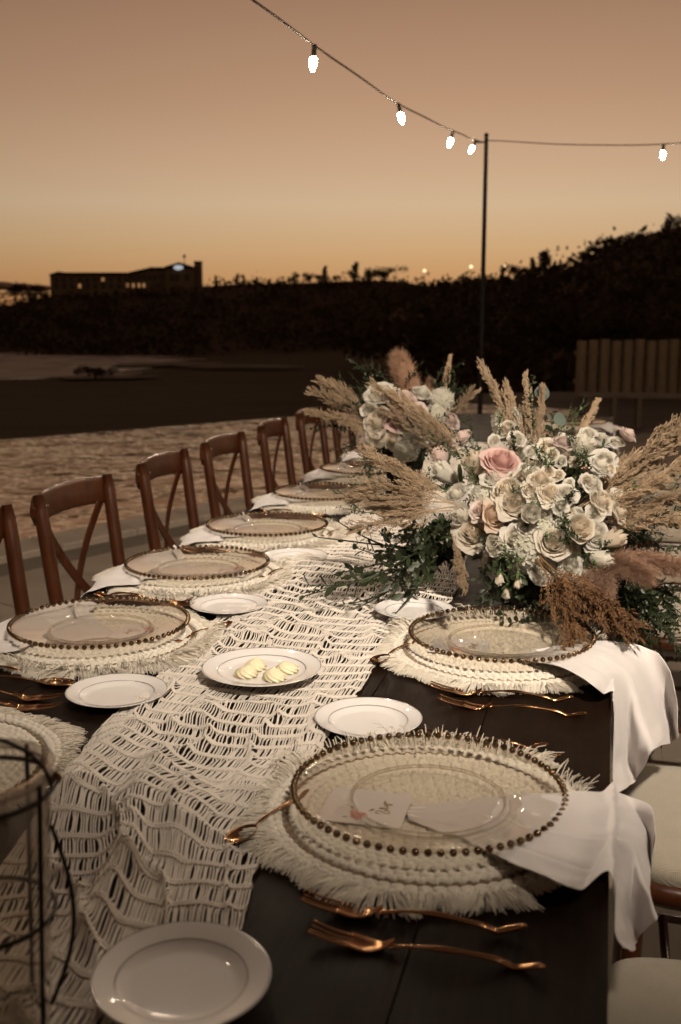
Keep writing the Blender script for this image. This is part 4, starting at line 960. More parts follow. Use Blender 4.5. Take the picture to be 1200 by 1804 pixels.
# ================================================================ LANTERN in the left foreground
lan = empty('lantern', (-.497, .738, TZ), .2, label='black wire lantern with glass cylinder at the left foreground edge', cat='lantern')
R1, R0, HL = .060, .049, .24
rad_ = lambda z: R0 + (R1 - R0) * z / HL
MB().lathe([(rad_(.004), .004), (rad_(.12), .12), (rad_(HL), HL), (rad_(HL) - .003, HL), (rad_(.12) - .003, .12), (rad_(.006) - .003, .008), (.0005, .008), (.0005, .004)], 56, closed=True).obj('glass', M['lantern_glass'], lan)
MB().lathe([(R1 + .003, HL - .001), (R1 + .004, HL + .006), (R1 - .003, HL + .006), (R1 - .003, HL - .001)], 56, closed=True).obj('glass_rim', M['lantern_lip'], lan)
for z in (.002, .115, HL - .012):
    t = np.arange(48) / 48 * 2 * PI; q = rad_(z) + .004; MB().tube(np.stack([q * np.cos(t), q * np.sin(t), 0 * t + z], -1), .0022, 6, closed=True).obj('ring', M['dark_iron'], lan)
for k in range(4):
    a = k / 4 * 2 * PI - .35; z = np.linspace(0, HL + .002, 8); q = rad_(z) + .0045
    MB().tube(np.stack([q * np.cos(a), q * np.sin(a), z], -1), .0021, 6).obj('upright', M['dark_iron'], lan)
for k in range(3):
    a = k / 3 * 2 * PI - .1; t = np.linspace(0, 1, 16); z = .035 + .165 * t; q = rad_(z) + .005 + .020 * np.sin(PI * t)
    MB().tube(np.stack([q * np.cos(a), q * np.sin(a), z], -1), .0020, 6).obj('bowed_wire', M['dark_iron'], lan)
kp = onz(97, 1357, TZ + .235) - Vector((-.497, .738, TZ)); kq = Matrix.Rotation(-.2, 3, 'Z') @ kp
MB().ball((kq.x, kq.y, .228), .0062, 14, 8).obj('knob', M['bead_gold'], lan)
t = np.linspace(0, PI, 24); MB().tube(np.stack([.066 * np.cos(t), 0 * t - .01, HL - .006 + .045 * np.sin(t)], -1), .0019, 6).obj('handle', M['dark_iron'], lan)

# ================================================================ CHAIRS (cross-back), local +X faces the table
def make_chair(loc, rz, lab):
    t = empty('cross_back_chair', loc, rz, label=lab, cat='chair', group='wooden cross-back chairs')
    W = M['chair_wood']
    for s_ in (-1, 1):
        z = np.linspace(0, .895, 22); x = np.interp(z, [0, .45, .9], [-.235, -.185, -.255]) - .012 * np.sin(z / .9 * PI); y = s_ * np.interp(z, [0, .45, .9], [.175, .185, .196])
        r = np.interp(z, [0, .45, .80, .895], [.016, .0205, .0195, .0175]); r[-1] *= .75; zz_ = z.copy()
        post = MB().tube(np.stack([x, y, zz_], -1), r, 12).obj('back_post', W, t)
        MB().ball((-.243 + .0155, s_ * .1945, .865), .0038, 8, 5, (.5, 1, 1)).obj('nail', M['silver_nail'], post)
        MB().tube(spline([(.19, s_ * .185, .452), (.195, s_ * .187, .2), (.20, s_ * .19, 0)], 8), np.linspace(.0175, .0135, 8), 10).obj('front_leg', W, t)
        MB().tube([(.19, s_ * .185, .20), (-.2, s_ * .178, .20)], .009, 8).obj('stretcher', W, t)
        # crossed slat bowing out behind the back, riveted where the two cross
        u_ = np.linspace(0, 1, 20); zs = .485 + .335 * u_; ys = s_ * (-.095 + .270 * u_) ; ys = np.clip(ys, -.185, .185); xs = np.interp(zs, [.45, .9], [-.195, -.262]) - .010 - .024 * np.sin(u_ * PI) - (.0065 if s_ > 0 else 0)
        P = np.stack([xs, ys, zs], -1); nrm_ = np.array((.0, 1, 0)) * .5; d_ = np.gradient(P, axis=0); d_ /= np.linalg.norm(d_, axis=1, keepdims=True); sd = np.cross(d_, (1, 0, 0)); sd /= np.linalg.norm(sd, axis=1, keepdims=True); th = np.cross(sd, d_)
        w_ = .0145; G_ = np.stack([P + sd * w_ + th * .0028, P + sd * w_ - th * .0028, P - sd * w_ - th * .0028, P - sd * w_ + th * .0028], 1); bb = MB().grid(G_, cv=True)
        bb.add(G_[0], np.array([(0, 1, 2, 3)])); bb.add(G_[-1], np.array([(3, 2, 1, 0)])); bb.obj('cross_slat', W, t, smooth=False)
    MB().tube([(.12, -.18, .20), (.12, .18, .20)], .009, 8).obj('stretcher', W, t); MB().tube([(-.13, -.18, .20), (-.13, .18, .20)], .009, 8).obj('stretcher', W, t)
    # bent top rail, let into the posts from behind, rounded ears past the posts
    y = np.linspace(-.212, .212, 25); q = y / .212; bow = -.262 - .030 * (1 - q ** 2); ph_ = np.arange(14) / 14 * 2 * PI
    hh = .042 * np.where(np.abs(q) > .9, np.sqrt(np.clip(1 - ((np.abs(q) - .9) / .105) ** 2, .04, 1)), 1)
    cz, sz = np.sign(np.cos(ph_)) * np.abs(np.cos(ph_)) ** .6, np.sign(np.sin(ph_)) * np.abs(np.sin(ph_)) ** .45
    G_ = np.stack([bow[:, None] + .0105 * cz[None] - .10 * (hh[:, None] * sz[None]) * .4, y[:, None] + 0 * cz, .845 + .012 * (1 - q ** 2)[:, None] + hh[:, None] * sz[None]], -1)
    rb = MB().grid(G_, cv=True); rb.add(G_[0], np.array([list(range(14))])); rb.add(G_[-1], np.array([list(range(13, -1, -1))])); rb.obj('top_rail', W, t)
    # seat: rounded frame and woven cushion
    a = np.arange(48) / 48 * 2 * PI; sgn = lambda v: np.sign(v) * np.abs(v) ** .42
    sx, sy = .212 * sgn(np.cos(a)), (.208 + .012 * np.cos(a)) * sgn(np.sin(a))
    def seatring(pr): return np.stack([np.stack([sx * k, sy * k, 0 * a + z], -1) for k, z in pr])
    fr_ = seatring([(.90, .438), (1.0, .440), (1.035, .452), (1.035, .468), (1.0, .478), (.90, .478)]); MB().grid(fr_, cu=True, cv=True).obj('seat_frame', W, t)
    cu_ = seatring([(.02, .446), (.93, .446), (.985, .4785), (1.0, .490), (.995, .503), (.965, .512), (.86, .518), (.45, .523), (.02, .524)]); MB().grid(cu_, cv=True).obj('cushion', M['cushion_cloth'], t)
    return t
ch0 = None
def chair(x, y, rz, lab):
    global ch0
    if ch0 is None: ch0 = make_chair((x, y, 0), rz, lab); return ch0
    return clone(ch0, (x, y, 0), rz, lab)
CL = [(2.235, 'leftmost chair, cut by the left edge of the picture'), (2.775, 'large cross-back chair second from the left edge'), (3.435, 'third chair from the left, behind the small round-handled cutlery'), (4.02, 'fourth chair from the left along the pool side'), (4.685, 'fifth chair from the left along the pool side'), (5.30, 'sixth chair from the left, beside the far plumes'), (5.93, 'last pool-side chair half hidden by the plumes')]
for k, (y, l) in enumerate(CL): chair(-1.235, y, (.02, -.03, .03, -.02, .04, 0, .02)[k], l.replace('behind the small round-handled cutlery', 'reddish wood against the pool'))
CR = [(1.20, 'right-hand chair nearest the viewer, only its cream cushion showing'), (1.86, 'right-hand chair with cream cushion below the hanging napkin'), (3.25, 'right-hand chair hidden behind the leaf spray'), (3.93, 'right-hand chair glimpsed behind the straw plumes'), (4.62, 'right-hand chair third from the far end'), (5.30, 'right-hand chair second from the far end'), (5.98, 'right-hand chair at the far end')]
for k, (y, l) in enumerate(CR): chair((.225, .265, .325, .325, .325, .325, .325)[k], y, PI + (.03, .0, -.04, .05, -.03, .06, -.12)[k], l)

# ================================================================ FLOWERS
def petal_grid(t, R, H, op, r, nu=7, nv=7, span=1.0):
    """one rose petal, t = 0 innermost .. 1 outermost; op = how open"""
    u_ = np.linspace(-1, 1, nu)[None]; v = np.linspace(0, 1, nv)[:, None]
    ha = (1.35 - .45 * t) * span
    ve = v * (1 - .07 * u_ ** 4 - .05 * u_ ** 2) * (1 - .05 * np.cos(u_ * 5 + r.uniform(0, 6)) * t)
    w = np.interp(v, [0, .25, .6, .85, 1], [.42, .72, .96, .98, .80])
    rho = R * (.10 + .90 * t ** .85 * op + .22 * (1 - op) * t) * np.sin(np.clip(ve, 0, 1) * PI / 2 * .96) ** .55
    curl = np.clip(ve - .66, 0, 1) ** 2 * (t ** 1.5 * 1.9 * op) * R * (1 + .35 * np.cos(u_ * 3 + r.uniform(0, 6))); lean = -(1 - t) * .16 * R * ve ** 2
    rho = rho + curl + lean
    z = H * (1.12 - .50 * t * op) * ve ** (1.0 + .35 * t) - curl * 1.35 + .03 * H * np.cos(u_ * 4 + r.uniform(0, 6)) * ve
    ang = ha * u_ * w + .10 * np.sin(v * 3 + r.uniform(0, 6)) * t
    rho = rho * (1 + .05 * np.sin(u_ * 5 + r.uniform(0, 6)) * v)
    return rho, ang, z
def rose_mesh(seed, N=26, R=1.0, H=1.05, op=1.0, name='rose'):
    r = random.Random(seed); b = MB()
    for i in range(N):
        t = (i / (N - 1)) ** .9; rho, ang, z = petal_grid(t, R, H, op, r)
        a0 = i * 2.39996 + r.uniform(-.15, .15); ang = ang + a0; tl = r.uniform(-.06, .06) * R * t
        P = np.stack([rho * np.cos(ang), rho * np.sin(ang), z + tl * np.cos(ang - a0)], -1)
        P[..., 2] -= .35 * H
        b.grid(P)
    return b.mesh(name)
ROSES = [rose_mesh(1, 30, 1, 1.15), rose_mesh(2, 36, 1, 1.05), rose_mesh(3, 28, 1, 1.2)]
HALF = [rose_mesh(11, 20, .80, 1.12, .66), rose_mesh(12, 18, .78, 1.18, .60)]
BUDS = [rose_mesh(21, 14, .66, 1.12, .48, 'rosebud'), rose_mesh(22, 14, .64, 1.18, .44, 'rosebud')]
SPRAY = [rose_mesh(31, 22, 1, 1.05, .9), rose_mesh(32, 20, .95, 1.1, .8), rose_mesh(33, 24, 1, .95, .95)]
def calyx_mesh():
    b = MB()
    for k in range(5):
        a = k / 5 * 2 * PI; v = np.linspace(0, 1, 6)[:, None]; u_ = np.linspace(-1, 1, 3)[None]; w = .22 * np.sin(PI * (v * .8 + .2)) ** .8 * (1 - v * .6)
        rho = .12 + .50 * np.sin(v * 2.0) + .12 * v ** 3; z = -.52 + .62 * v - .25 * v ** 3; an = a + u_ * w / (rho + .05)
        b.grid(np.stack([rho * np.cos(an), rho * np.sin(an), z + 0 * u_], -1))
    b.ball((0, 0, -.56), .17, 8, 6); b.tube(spline([(0, 0, -.55), (.03, .02, -1.5), (-.05, .08, -3.2)], 8), .06, 6)
    return b.mesh('calyx')
CALYX = calyx_mesh()
def hydrangea_mesh(seed, n=85):
    r = np.random.default_rng(seed); b = MB(); k = np.arange(n); ph_ = np.arccos(1 - 1.55 * (k + .5) / n); th = k * 2.39996
    D = np.stack([np.sin(ph_) * np.cos(th), np.sin(ph_) * np.sin(th), np.cos(ph_)], -1); rad = r.uniform(.86, 1.06, n)
    pv = []; pq = []
    for j in range(4):
        a = j * PI / 2
        for rr2, aa, zz2 in ((.0, 0, 0), (.10, .55, .03), (.19, .42, .045), (.215, 0, .02), (.19, -.42, .045), (.10, -.55, .03)): pv.append((rr2 * math.cos(a + aa), rr2 * math.sin(a + aa), zz2))
        pq += [(j * 6, j * 6 + 1, j * 6 + 2, j * 6 + 3), (j * 6, j * 6 + 3, j * 6 + 4, j * 6 + 5)]
    Ms = []
    for d, q in zip(D, rad):
        m = place(Vector(d) * q * .86, Vector(d) + Vector(r.normal(0, .22, 3)), r.uniform(.85, 1.25), r.uniform(0, 6)); Ms.append(np.array(m))
    b.stamp(pv, pq, Ms); b.ball((0, 0, 0), .72, 12, 8)
    return b.mesh('hydrangea')
HYD = [hydrangea_mesh(1), hydrangea_mesh(2)]
# -- reed plume: unit length along +Z, spikelets on swept branchlets
SPK_V = np.array([(0, 0, 0), (.13, .0, .42), (0, .13, .42), (-.13, 0, .42), (0, -.13, .42), (0, 0, 1)]) * (1, 1, 1)
SPK_Q = np.array([(0, 2, 1), (0, 3, 2), (0, 4, 3), (0, 1, 4), (5, 1, 2), (5, 2, 3), (5, 3, 4), (5, 4, 1)])
def along_frames(P, D, S, wid=1.0):
    D = D / (np.linalg.norm(D, axis=1, keepdims=True) + 1e-9); ref = np.where(np.abs(D[:, 2:3]) > .9, np.array([[1., 0, 0]]), np.array([[0, 0, 1.]]))
    A = np.cross(D, ref); A /= np.linalg.norm(A, axis=1, keepdims=True); B = np.cross(D, A); Ms = np.zeros((len(P), 4, 4))
    Ms[:, :3, 0] = A * S[:, None] * wid; Ms[:, :3, 1] = B * S[:, None] * wid; Ms[:, :3, 2] = D * S[:, None]; Ms[:, :3, 3] = P; Ms[:, 3, 3] = 1
    return Ms
def reed_mesh(seed, nb=84, per=22, spread=.15, bend=.12, s0=.036):
    r = np.random.default_rng(seed); b = MB()
    bx_ = lambda z: bend * z ** 2
    P0 = np.stack([[bx_(z), 0, z] for z in np.linspace(0, 1, 14)]); b.tube(P0, np.linspace(.008, .002, 14), 5)
    PP, DD, SS = [], [], []
    for k in range(nb):
        z0_ = .22 + .76 * (k / nb) ** .9; a = r.uniform(0, 2 * PI); L = r.uniform(.14, .26) * (1.25 - z0_ * .75); o = spread * r.uniform(.3, 1.0) * (1.15 - .6 * z0_)
        d0 = np.array([bx_(z0_), 0, z0_]); tip = d0 + np.array([o * math.cos(a) + .3 * bend * L, o * math.sin(a), L]); mid = (d0 + tip) / 2 + np.array([.25 * o * math.cos(a), .25 * o * math.sin(a), .01])
        q = spline([d0, mid, tip], per); dd = np.gradient(q, axis=0); dd /= np.linalg.norm(dd, axis=1, keepdims=True)
        PP.append(q + r.normal(0, .005, q.shape)); DD.append(dd + r.normal(0, .30, q.shape)); SS.append(r.uniform(.7, 1.25, per) * s0)
    b.stamp(SPK_V, SPK_Q, along_frames(np.concatenate(PP), np.concatenate(DD), np.concatenate(SS)))
    return b.mesh('plume', False)
REED = [reed_mesh(1), reed_mesh(2, bend=-.10), reed_mesh(3, 76, 22, .19, .20), reed_mesh(4, 60, 20, .06, .06)]
# -- fluffy pampas: fine hairs
def fluff_mesh(seed, n=5200, wid=.15, bend=.1, hair=.12):
    r = np.random.default_rng(seed); b = MB(); b.tube([[bend * z * z, 0, z] for z in np.linspace(0, .95, 10)], np.linspace(.008, .003, 10), 5)
    z = r.beta(1.3, 1.25, n) * .92; a = r.uniform(0, 2 * PI, n); rad = wid * np.sqrt(np.clip(np.sin(PI * np.clip(z * .85 + .12, 0, 1)), 0, 1)) * r.uniform(.05, .85, n)
    P = np.stack([bend * z ** 2 + rad * np.cos(a) * .9, rad * np.sin(a) * .9, z], -1); D = np.stack([np.cos(a) * .42, np.sin(a) * .42, np.full(n, .9)], -1) + r.normal(0, .34, (n, 3)); D /= np.linalg.norm(D, axis=1, keepdims=True)
    L = r.uniform(.6, 1.3, n)[:, None] * hair; E = P + D * L + np.array([0, 0, -.012])
    paths = np.stack([P, (P + E) / 2 + D * .004 + np.array([0, 0, .006]), E], 1)
    b.many_tubes(paths, np.array([.0017, .0018, .0008]), 3)
    return b.mesh('plume', False)
FLUFF = [fluff_mesh(1), fluff_mesh(2, 5200, .19, -.06, .14), fluff_mesh(3, 4600, .17, .2)]
# -- leafy sprigs: unit length along +Z
LF_V = np.array([(0, 0, 0), (.22, .18, .035), (.55, .27, .05), (.85, .15, .02), (1, 0, -.03), (.85, -.15, .02), (.55, -.27, .05), (.22, -.18, .035), (.5, 0, -.012)])
LF_Q = np.array([(0, 8, 2, 1), (8, 4, 3, 2), (0, 7, 6, 8), (8, 6, 5, 4)])
def sprig_mesh(seed, n=24, leaf=.115, bend=.22, branch=3):
    r = np.random.default_rng(seed); b = MB(); P = []; A = []
    stems = [spline([(0, 0, 0), (bend * .3, r.normal(0, .04), .4), (bend, r.normal(0, .08), 1.0)], 16)]
    for k in range(branch):
        q = stems[0][4 + 3 * k]; a = r.uniform(0, 2 * PI); L = r.uniform(.25, .42); stems.append(spline([q, q + (.3 * L * math.cos(a), .3 * L * math.sin(a), .4 * L), q + (.6 * L * math.cos(a) + .05, .6 * L * math.sin(a), .85 * L)], 10))
    Ms = []
    for si, st in enumerate(stems):
        b.tube(st, np.linspace(.009, .004, len(st)) * (1 if si == 0 else .7), 5)
        m = n if si == 0 else n // 2
        for k in range(m):
            f = (k + 1) / m; q = st[min(len(st) - 1, int(f * (len(st) - 1)))]; d = st[min(len(st) - 1, int(f * (len(st) - 1)))] - st[max(0, int(f * (len(st) - 1)) - 1)]; d /= np.linalg.norm(d) + 1e-9
            a = k * 2.6 + r.normal(0, .4); side = np.cross(d, (math.cos(a), math.sin(a), .1)); side /= np.linalg.norm(side) + 1e-9; x = side * .8 + d * .55 + r.normal(0, .15, 3); x /= np.linalg.norm(x); up = d - x * d.dot(x) + r.normal(0, .3, 3); y = np.cross(up, x); y /= np.linalg.norm(y); z = np.cross(x, y); s_ = leaf * r.uniform(.6, 1.15) * (1.1 - .45 * f)
            Mx = np.eye(4); Mx[:3, 0] = x * s_; Mx[:3, 1] = y * s_; Mx[:3, 2] = z * s_; Mx[:3, 3] = q; Ms.append(Mx)
    b.stamp(LF_V, LF_Q, Ms)
    return b.mesh('leaf_sprig')
SPRIG = [sprig_mesh(1, 26, .095), sprig_mesh(2, 24, .105, -.2, 4), sprig_mesh(3, 28, .085, .35, 3), sprig_mesh(4, 22, .12, .1, 2)]
VINE = [sprig_mesh(7, 20, .062, .3, 3), sprig_mesh(8, 19, .066, -.25, 3)]
def disc_leaf():
    a = np.arange(24) / 24 * 2 * PI; b = MB(); V = [(0, 0, .0)] + [(math.cos(t) * .5 + .5, math.sin(t) * .48, .06 * math.cos(2 * t)) for t in a]; V[0] = (.5, 0, -.02)
    b.add(V, np.array([(0, i + 1, (i + 1) % 24 + 1) for i in range(24)])); b.tube([(0, 0, 0), (-.25, .02, -.02), (-.9, .0, -.1)], .02, 5); return b.mesh('round_leaf')
DISC = disc_leaf()

def bouquet(name, loc, lab, centre, radii):
    t = empty(name, loc, label=lab, cat='flower arrangement', group='floral centrepieces'); t['c'] = 0
    return t
class Arr:
    def __init__(s, root, centre, rad):
        s.o = root; s.base = Vector(root.location); s.c = Vector(centre); s.r = rad      # rad = (across, depth, up)
    def hit(s, px, py, k=1.0):
        """front surface of the bouquet's ellipsoid seen at that place"""
        d = ray(px, py); o = CAM - s.c; A = Matrix(((Rv.x, Rv.y, 0), (-Rv.y, Rv.x, 0), (0, 0, 1)))
        dl = A @ d; ol = A @ o; R_ = Vector(s.r) * k
        dl = Vector([dl[i] / R_[i] for i in range(3)]); ol = Vector([ol[i] / R_[i] for i in range(3)])
        a, b, c = dl.dot(dl), 2 * dl.dot(ol), ol.dot(ol) - 1; disc = b * b - 4 * a * c
        tt = (-b - math.sqrt(disc)) / (2 * a) if disc > 0 else -b / (2 * a)
        return CAM + d * tt
    def out(s, p):
        v = p - s.c; return Vector((v.x, v.y, v.z + .08)).normalized()
    def put(s, name, me, mat, p, z, size, roll=None, kind=None):
        return mk(name, me, mat, s.o, M=Matrix.Translation(-s.base) @ place(p, z, size, random.uniform(0, 6.28) if roll is None else roll), kind=kind)
    def flower(s, px, py, dpx, kind, mat, face=None, k=1.0):
        p = s.hit(px, py, k); D = (p - CAM).dot(Fv); size = dpx / FPX * D / 2 / {'rose': 1.16, 'half': .78, 'bud': .62, 'spray': 1.1, 'hydrangea': 1.02}[kind]
        z = s.out(p) * .8 + (CAM - p).normalized() * .55 + Vector((random.uniform(-.4, .4), random.uniform(-.3, .3), random.uniform(-.3, .4))) if face is None else Rv * face[0] + Vector((0, 0, 1)) * face[1] - Fv * face[2]
        me = random.choice({'rose': ROSES, 'half': HALF, 'bud': BUDS, 'spray': SPRAY + ROSES, 'hydrangea': HYD}[kind])
        q = p - Vector(z).normalized() * size * .25
        o = s.put({'rose': 'rose', 'half': 'rose', 'bud': 'rosebud', 'spray': 'spray_rose', 'hydrangea': 'hydrangea'}[kind], me, M[mat], q, z, size)
        if kind in ('bud', 'half'): mk('calyx', CALYX, M['stem_green'], o)
        return o
    def plume(s, a, b, me, mat, da, db, wid=1.0, name='reed_plume', roll=None):
        A, B = atd(a[0], a[1], da), atd(b[0], b[1], db); L = (B - A).length
        s.put(name, me, M[mat], A, B - A, (L * wid, L * wid, L), roll)
    def sprig(s, a, b, me, da, db, mat='leaf_green', name='leaf_sprig', wid=1.0):
        A, B = atd(a[0], a[1], da), atd(b[0], b[1], db); L = (B - A).length
        s.put(name, me, M[mat], A, B - A, (L * wid, L * wid, L))

# ---------------- near arrangement
c1 = atd(945, 900, 2.42)
near_b = empty('flower_arrangement', (c1.x, c1.y, TZ), label='near centrepiece of cream and pink roses with straw plumes spilling over the table', cat='flower arrangement', group='floral centrepieces')
N = Arr(near_b, c1, (.24, .33, .215))
R_ = random
ROS = [(832, 936, 74, 'rose', 'cream_petal', (-.45, .45, .9)), (906, 886, 62, 'rose', 'cream_petal', (.1, .5, .8)), (976, 954, 66, 'rose', 'cream_petal', (.1, .35, .95)), (885, 810, 76, 'rose', 'pink_petal', (.15, .8, .6)),
 (836, 812, 56, 'half', 'cream_petal', (-.3, .8, .35)), (784, 832, 52, 'bud', 'white_petal', (-.75, .55, .2)), (1027, 782, 50, 'half', 'white_petal', (.1, .9, .3)), (1022, 932, 58, 'half', 'cream_petal', (.3, .2, .8)), (1083, 950, 46, 'bud', 'cream_petal', (.8, .35, .4)),
 (1062, 986, 46, 'bud', 'white_petal', (.75, -.2, .55)), (1126, 922, 38, 'bud', 'white_petal', (.85, .4, .3)), (872, 908, 58, 'rose', 'peach_petal', (.5, .2, .6)), (892, 862, 62, 'rose', 'cream_petal', (-.4, .6, .6)), (848, 896, 46, 'rose', 'blush_petal', (-.4, .5, .7)),
 (972, 868, 54, 'rose', 'cream_petal', (.2, .6, .6)), (936, 905, 44, 'half', 'white_petal', (.0, .3, .9)), (992, 778, 44, 'rose', 'blush_petal', (.2, .8, .3)), (815, 768, 40, 'rose', 'blush_petal', (-.5, .7, .2)), (1108, 764, 38, 'rose', 'blush_petal', (.6, .7, .2)),
 (1036, 1012, 62, 'rose', 'cream_petal', (.25, -.15, .85)), (952, 842, 50, 'rose', 'cream_petal', (.0, .8, .5)), (1006, 1000, 44, 'rose', 'white_petal', (.1, -.1, .9)), (874, 960, 44, 'half', 'white_petal', (-.2, -.1, .8)), (1060, 818, 46, 'rose', 'white_petal', (.5, .7, .3)),
 (802, 868, 46, 'rose', 'white_petal', (-.6, .5, .5)), (1062, 882, 54, 'rose', 'cream_petal', (.5, .4, .6)), (1045, 850, 46, 'rose', 'white_petal', (.4, .6, .5)), (1094, 902, 44, 'rose', 'cream_petal', (.7, .3, .5)), (1052, 942, 54, 'rose', 'white_petal', (.4, .1, .8)), (908, 950, 54, 'rose', 'white_petal', (-.1, .1, .9)), (955, 1008, 50, 'rose', 'white_petal', (0, -.2, .9)), (870, 838, 50, 'rose', 'white_petal', (-.2, .7, .5)), (1000, 868, 46, 'rose', 'white_petal', (.2, .6, .6)), (940, 862, 46, 'rose', 'cream_petal', (0, .6, .7)), (1080, 1010, 44, 'rose', 'cream_petal', (.5, -.2, .7)), (812, 905, 44, 'half', 'white_petal', (-.7, .3, .5)), (775, 800, 40, 'half', 'blush_petal', (-.6, .7, .2))]
for px, py, d, kd, mt, fc in ROS: N.flower(px, py, d * 1.12, kd, mt, fc, 1.06 if kd != 'rose' else 1.02)
SPR = [(912, 776), (870, 774), (895, 752), (940, 796), (958, 786), (972, 802), (940, 831), (925, 822), (968, 833), (1002, 851), (985, 838), (960, 906), (942, 878), (990, 892), (1000, 906), (1010, 870), (1035, 850), (918, 842), (902, 838), (955, 812), (990, 815), (1015, 812), (1040, 760), (1062, 770), (1085, 778), (928, 930), (1042, 965), (1008, 962), (955, 1000), (985, 1000), (860, 845), (1050, 905), (1075, 830)]
for k, (px, py) in enumerate(SPR): N.flower(px + R_.uniform(-3, 3), py + R_.uniform(-3, 3), R_.uniform(22, 44), 'spray', R_.choice(['white_petal', 'cream_petal', 'white_petal', 'cream_petal']), None, R_.uniform(.95, 1.04))
for k in range(46):                                   # packed background blooms
    a = R_.uniform(0, 2 * PI); q = math.sqrt(R_.random()) * .92; px, py = 945 + 165 * q * math.cos(a), 888 + 130 * q * math.sin(a)
    N.flower(px, py, R_.uniform(34, 56), R_.choice(['rose', 'rose', 'spray', 'half']), R_.choice(['white_petal', 'cream_petal', 'white_petal']), None, R_.uniform(.84, .92))
for px, py, d in ((890, 738, 62), (856, 872, 58), (930, 962, 92), (918, 985, 60), (1090, 880, 44), (1000, 925, 60), (960, 930, 55)): N.flower(px, py, d, 'hydrangea', 'hydrangea_petal', None, .96)
for px, py, k in ((880, 1016, 0), (913, 1021, 1), (893, 1041, 0)):       # nodding buds
    p = N.hit(px, py, 1.12); o = N.put('rosebud', BUDS[k], M['cream_petal'], p, Vector((.1 * (k - .5), -.1, -1)), .0235); mk('calyx', CALYX, M['stem_green'], o)
# straw plumes left, right, up
for a, b, da, db, v, w in (((812, 895), (640, 798), 2.22, 2.20, 0, .85), ((806, 890), (648, 832), 2.20, 2.12, 2, .75), ((800, 885), (632, 880), 2.18, 2.10, 1, .9), ((804, 892), (636, 912), 2.16, 2.08, 2, .85), ((806, 880), (690, 812), 2.25, 2.28, 0, .8), ((800, 900), (655, 905), 2.2, 2.15, 0, .8),
    ((1002, 905), (1212, 758), 2.28, 2.20, 0, .95), ((1004, 905), (1190, 800), 2.26, 2.20, 2, .9), ((1000, 915), (1210, 832), 2.24, 2.12, 1, .85), ((1004, 920), (1216, 868), 2.22, 2.10, 0, .8), ((1010, 925), (1205, 895), 2.22, 2.06, 2, .8), ((996, 900), (1150, 790), 2.32, 2.36, 1, 1.0), ((1000, 905), (1180, 770), 2.34, 2.34, 0, .9), ((1010, 915), (1170, 850), 2.18, 2.1, 1, .9),
    ((940, 835), (862, 646), 2.40, 2.42, 3, 1.1), ((936, 830), (902, 682), 2.42, 2.48, 3, 1.1), ((944, 830), (924, 672), 2.40, 2.44, 3, 1.1), ((950, 830), (948, 688), 2.38, 2.40, 3, 1.1), ((1000, 810), (1046, 715), 2.40, 2.5, 3, 1.2), ((798, 945), (822, 1042), 2.10, 1.98, 3, 1.4), ((796, 940), (812, 1010), 2.10, 2.0, 3, 1.3)):
    N.plume(a, b, REED[v], 'straw', da, db, w)
for a, b, da, db, v, w, mt in (((945, 985), (1092, 1136), 2.10, 1.90, 0, 1.25, 'rust_plume'), ((945, 985), (1050, 1120), 2.09, 1.92, 2, 1.1, 'rust_plume'), ((950, 980), (1075, 1100), 2.08, 1.93, 1, 1.1, 'rust_plume')): N.plume(a, b, REED[v], mt, da, db, w, 'rust_plume')
for a, b, da, db, v, w in (((1075, 985), (1215, 1000), 2.16, 2.05, 0, 1.0), ((1062, 990), (1056, 1072), 2.14, 2.0, 1, 1.0), ((1068, 985), (1150, 1015), 2.14, 2.0, 1, .9)): N.plume(a, b, FLUFF[v], 'dusty_plume', da, db, w, 'dusty_plume')
# greenery: trailing to the left over the runner, under the roses, and down the right
for k in range(11):
    a = (R_.uniform(770, 840), R_.uniform(925, 985)); b = (R_.uniform(570, 700), R_.uniform(955, 1048)); N.sprig(a, b, SPRIG[k % 4] if k % 2 else VINE[k // 2 % 2], 2.42, R_.uniform(2.12, 2.24), wid=.9)
for k in range(3):
    a = (R_.uniform(770, 810), R_.uniform(900, 950)); b = (a[0] - R_.uniform(60, 130), a[1] + R_.uniform(20, 90)); N.sprig(a, b, SPRIG[k % 4], 2.45, R_.uniform(2.25, 2.35))
for k in range(9):
    a = (R_.uniform(845, 960), R_.uniform(965, 1000)); b = (a[0] + R_.uniform(-50, 30), R_.uniform(1040, 1078)); N.sprig(a, b, SPRIG[k % 4], 2.35, R_.uniform(2.08, 2.14), wid=1.0)
for k in range(34):
    a = (R_.uniform(1040, 1120), R_.uniform(960, 1040)); b = (R_.uniform(1085, 1220), R_.uniform(1060, 1190)); N.sprig(a, b, SPRIG[k % 4], 2.22, R_.uniform(2.0, 2.25), wid=.95)
for k in range(14):
    a = (R_.uniform(1050, 1110), R_.uniform(880, 960)); b = (R_.uniform(1150, 1230), R_.uniform(860, 1000)); N.sprig(a, b, SPRIG[k % 4], 2.3, R_.uniform(2.2, 2.35))
for k in range(30):                                   # filler between the blooms
    a = R_.uniform(0, 2 * PI); e = R_.uniform(.3, 1.3); d = Rv * math.cos(a) * math.cos(e) + Vector((-Rv.y, Rv.x, 0)) * math.sin(a) * math.cos(e) + Vector((0, 0, 1)) * (math.sin(e) - .25)
    N.put('leaf_sprig', SPRIG[k % 4], M['leaf_green' if k % 3 else 'stem_green'], c1 - Vector((0, 0, .06)) + d * .04, d, R_.uniform(.17, .235))
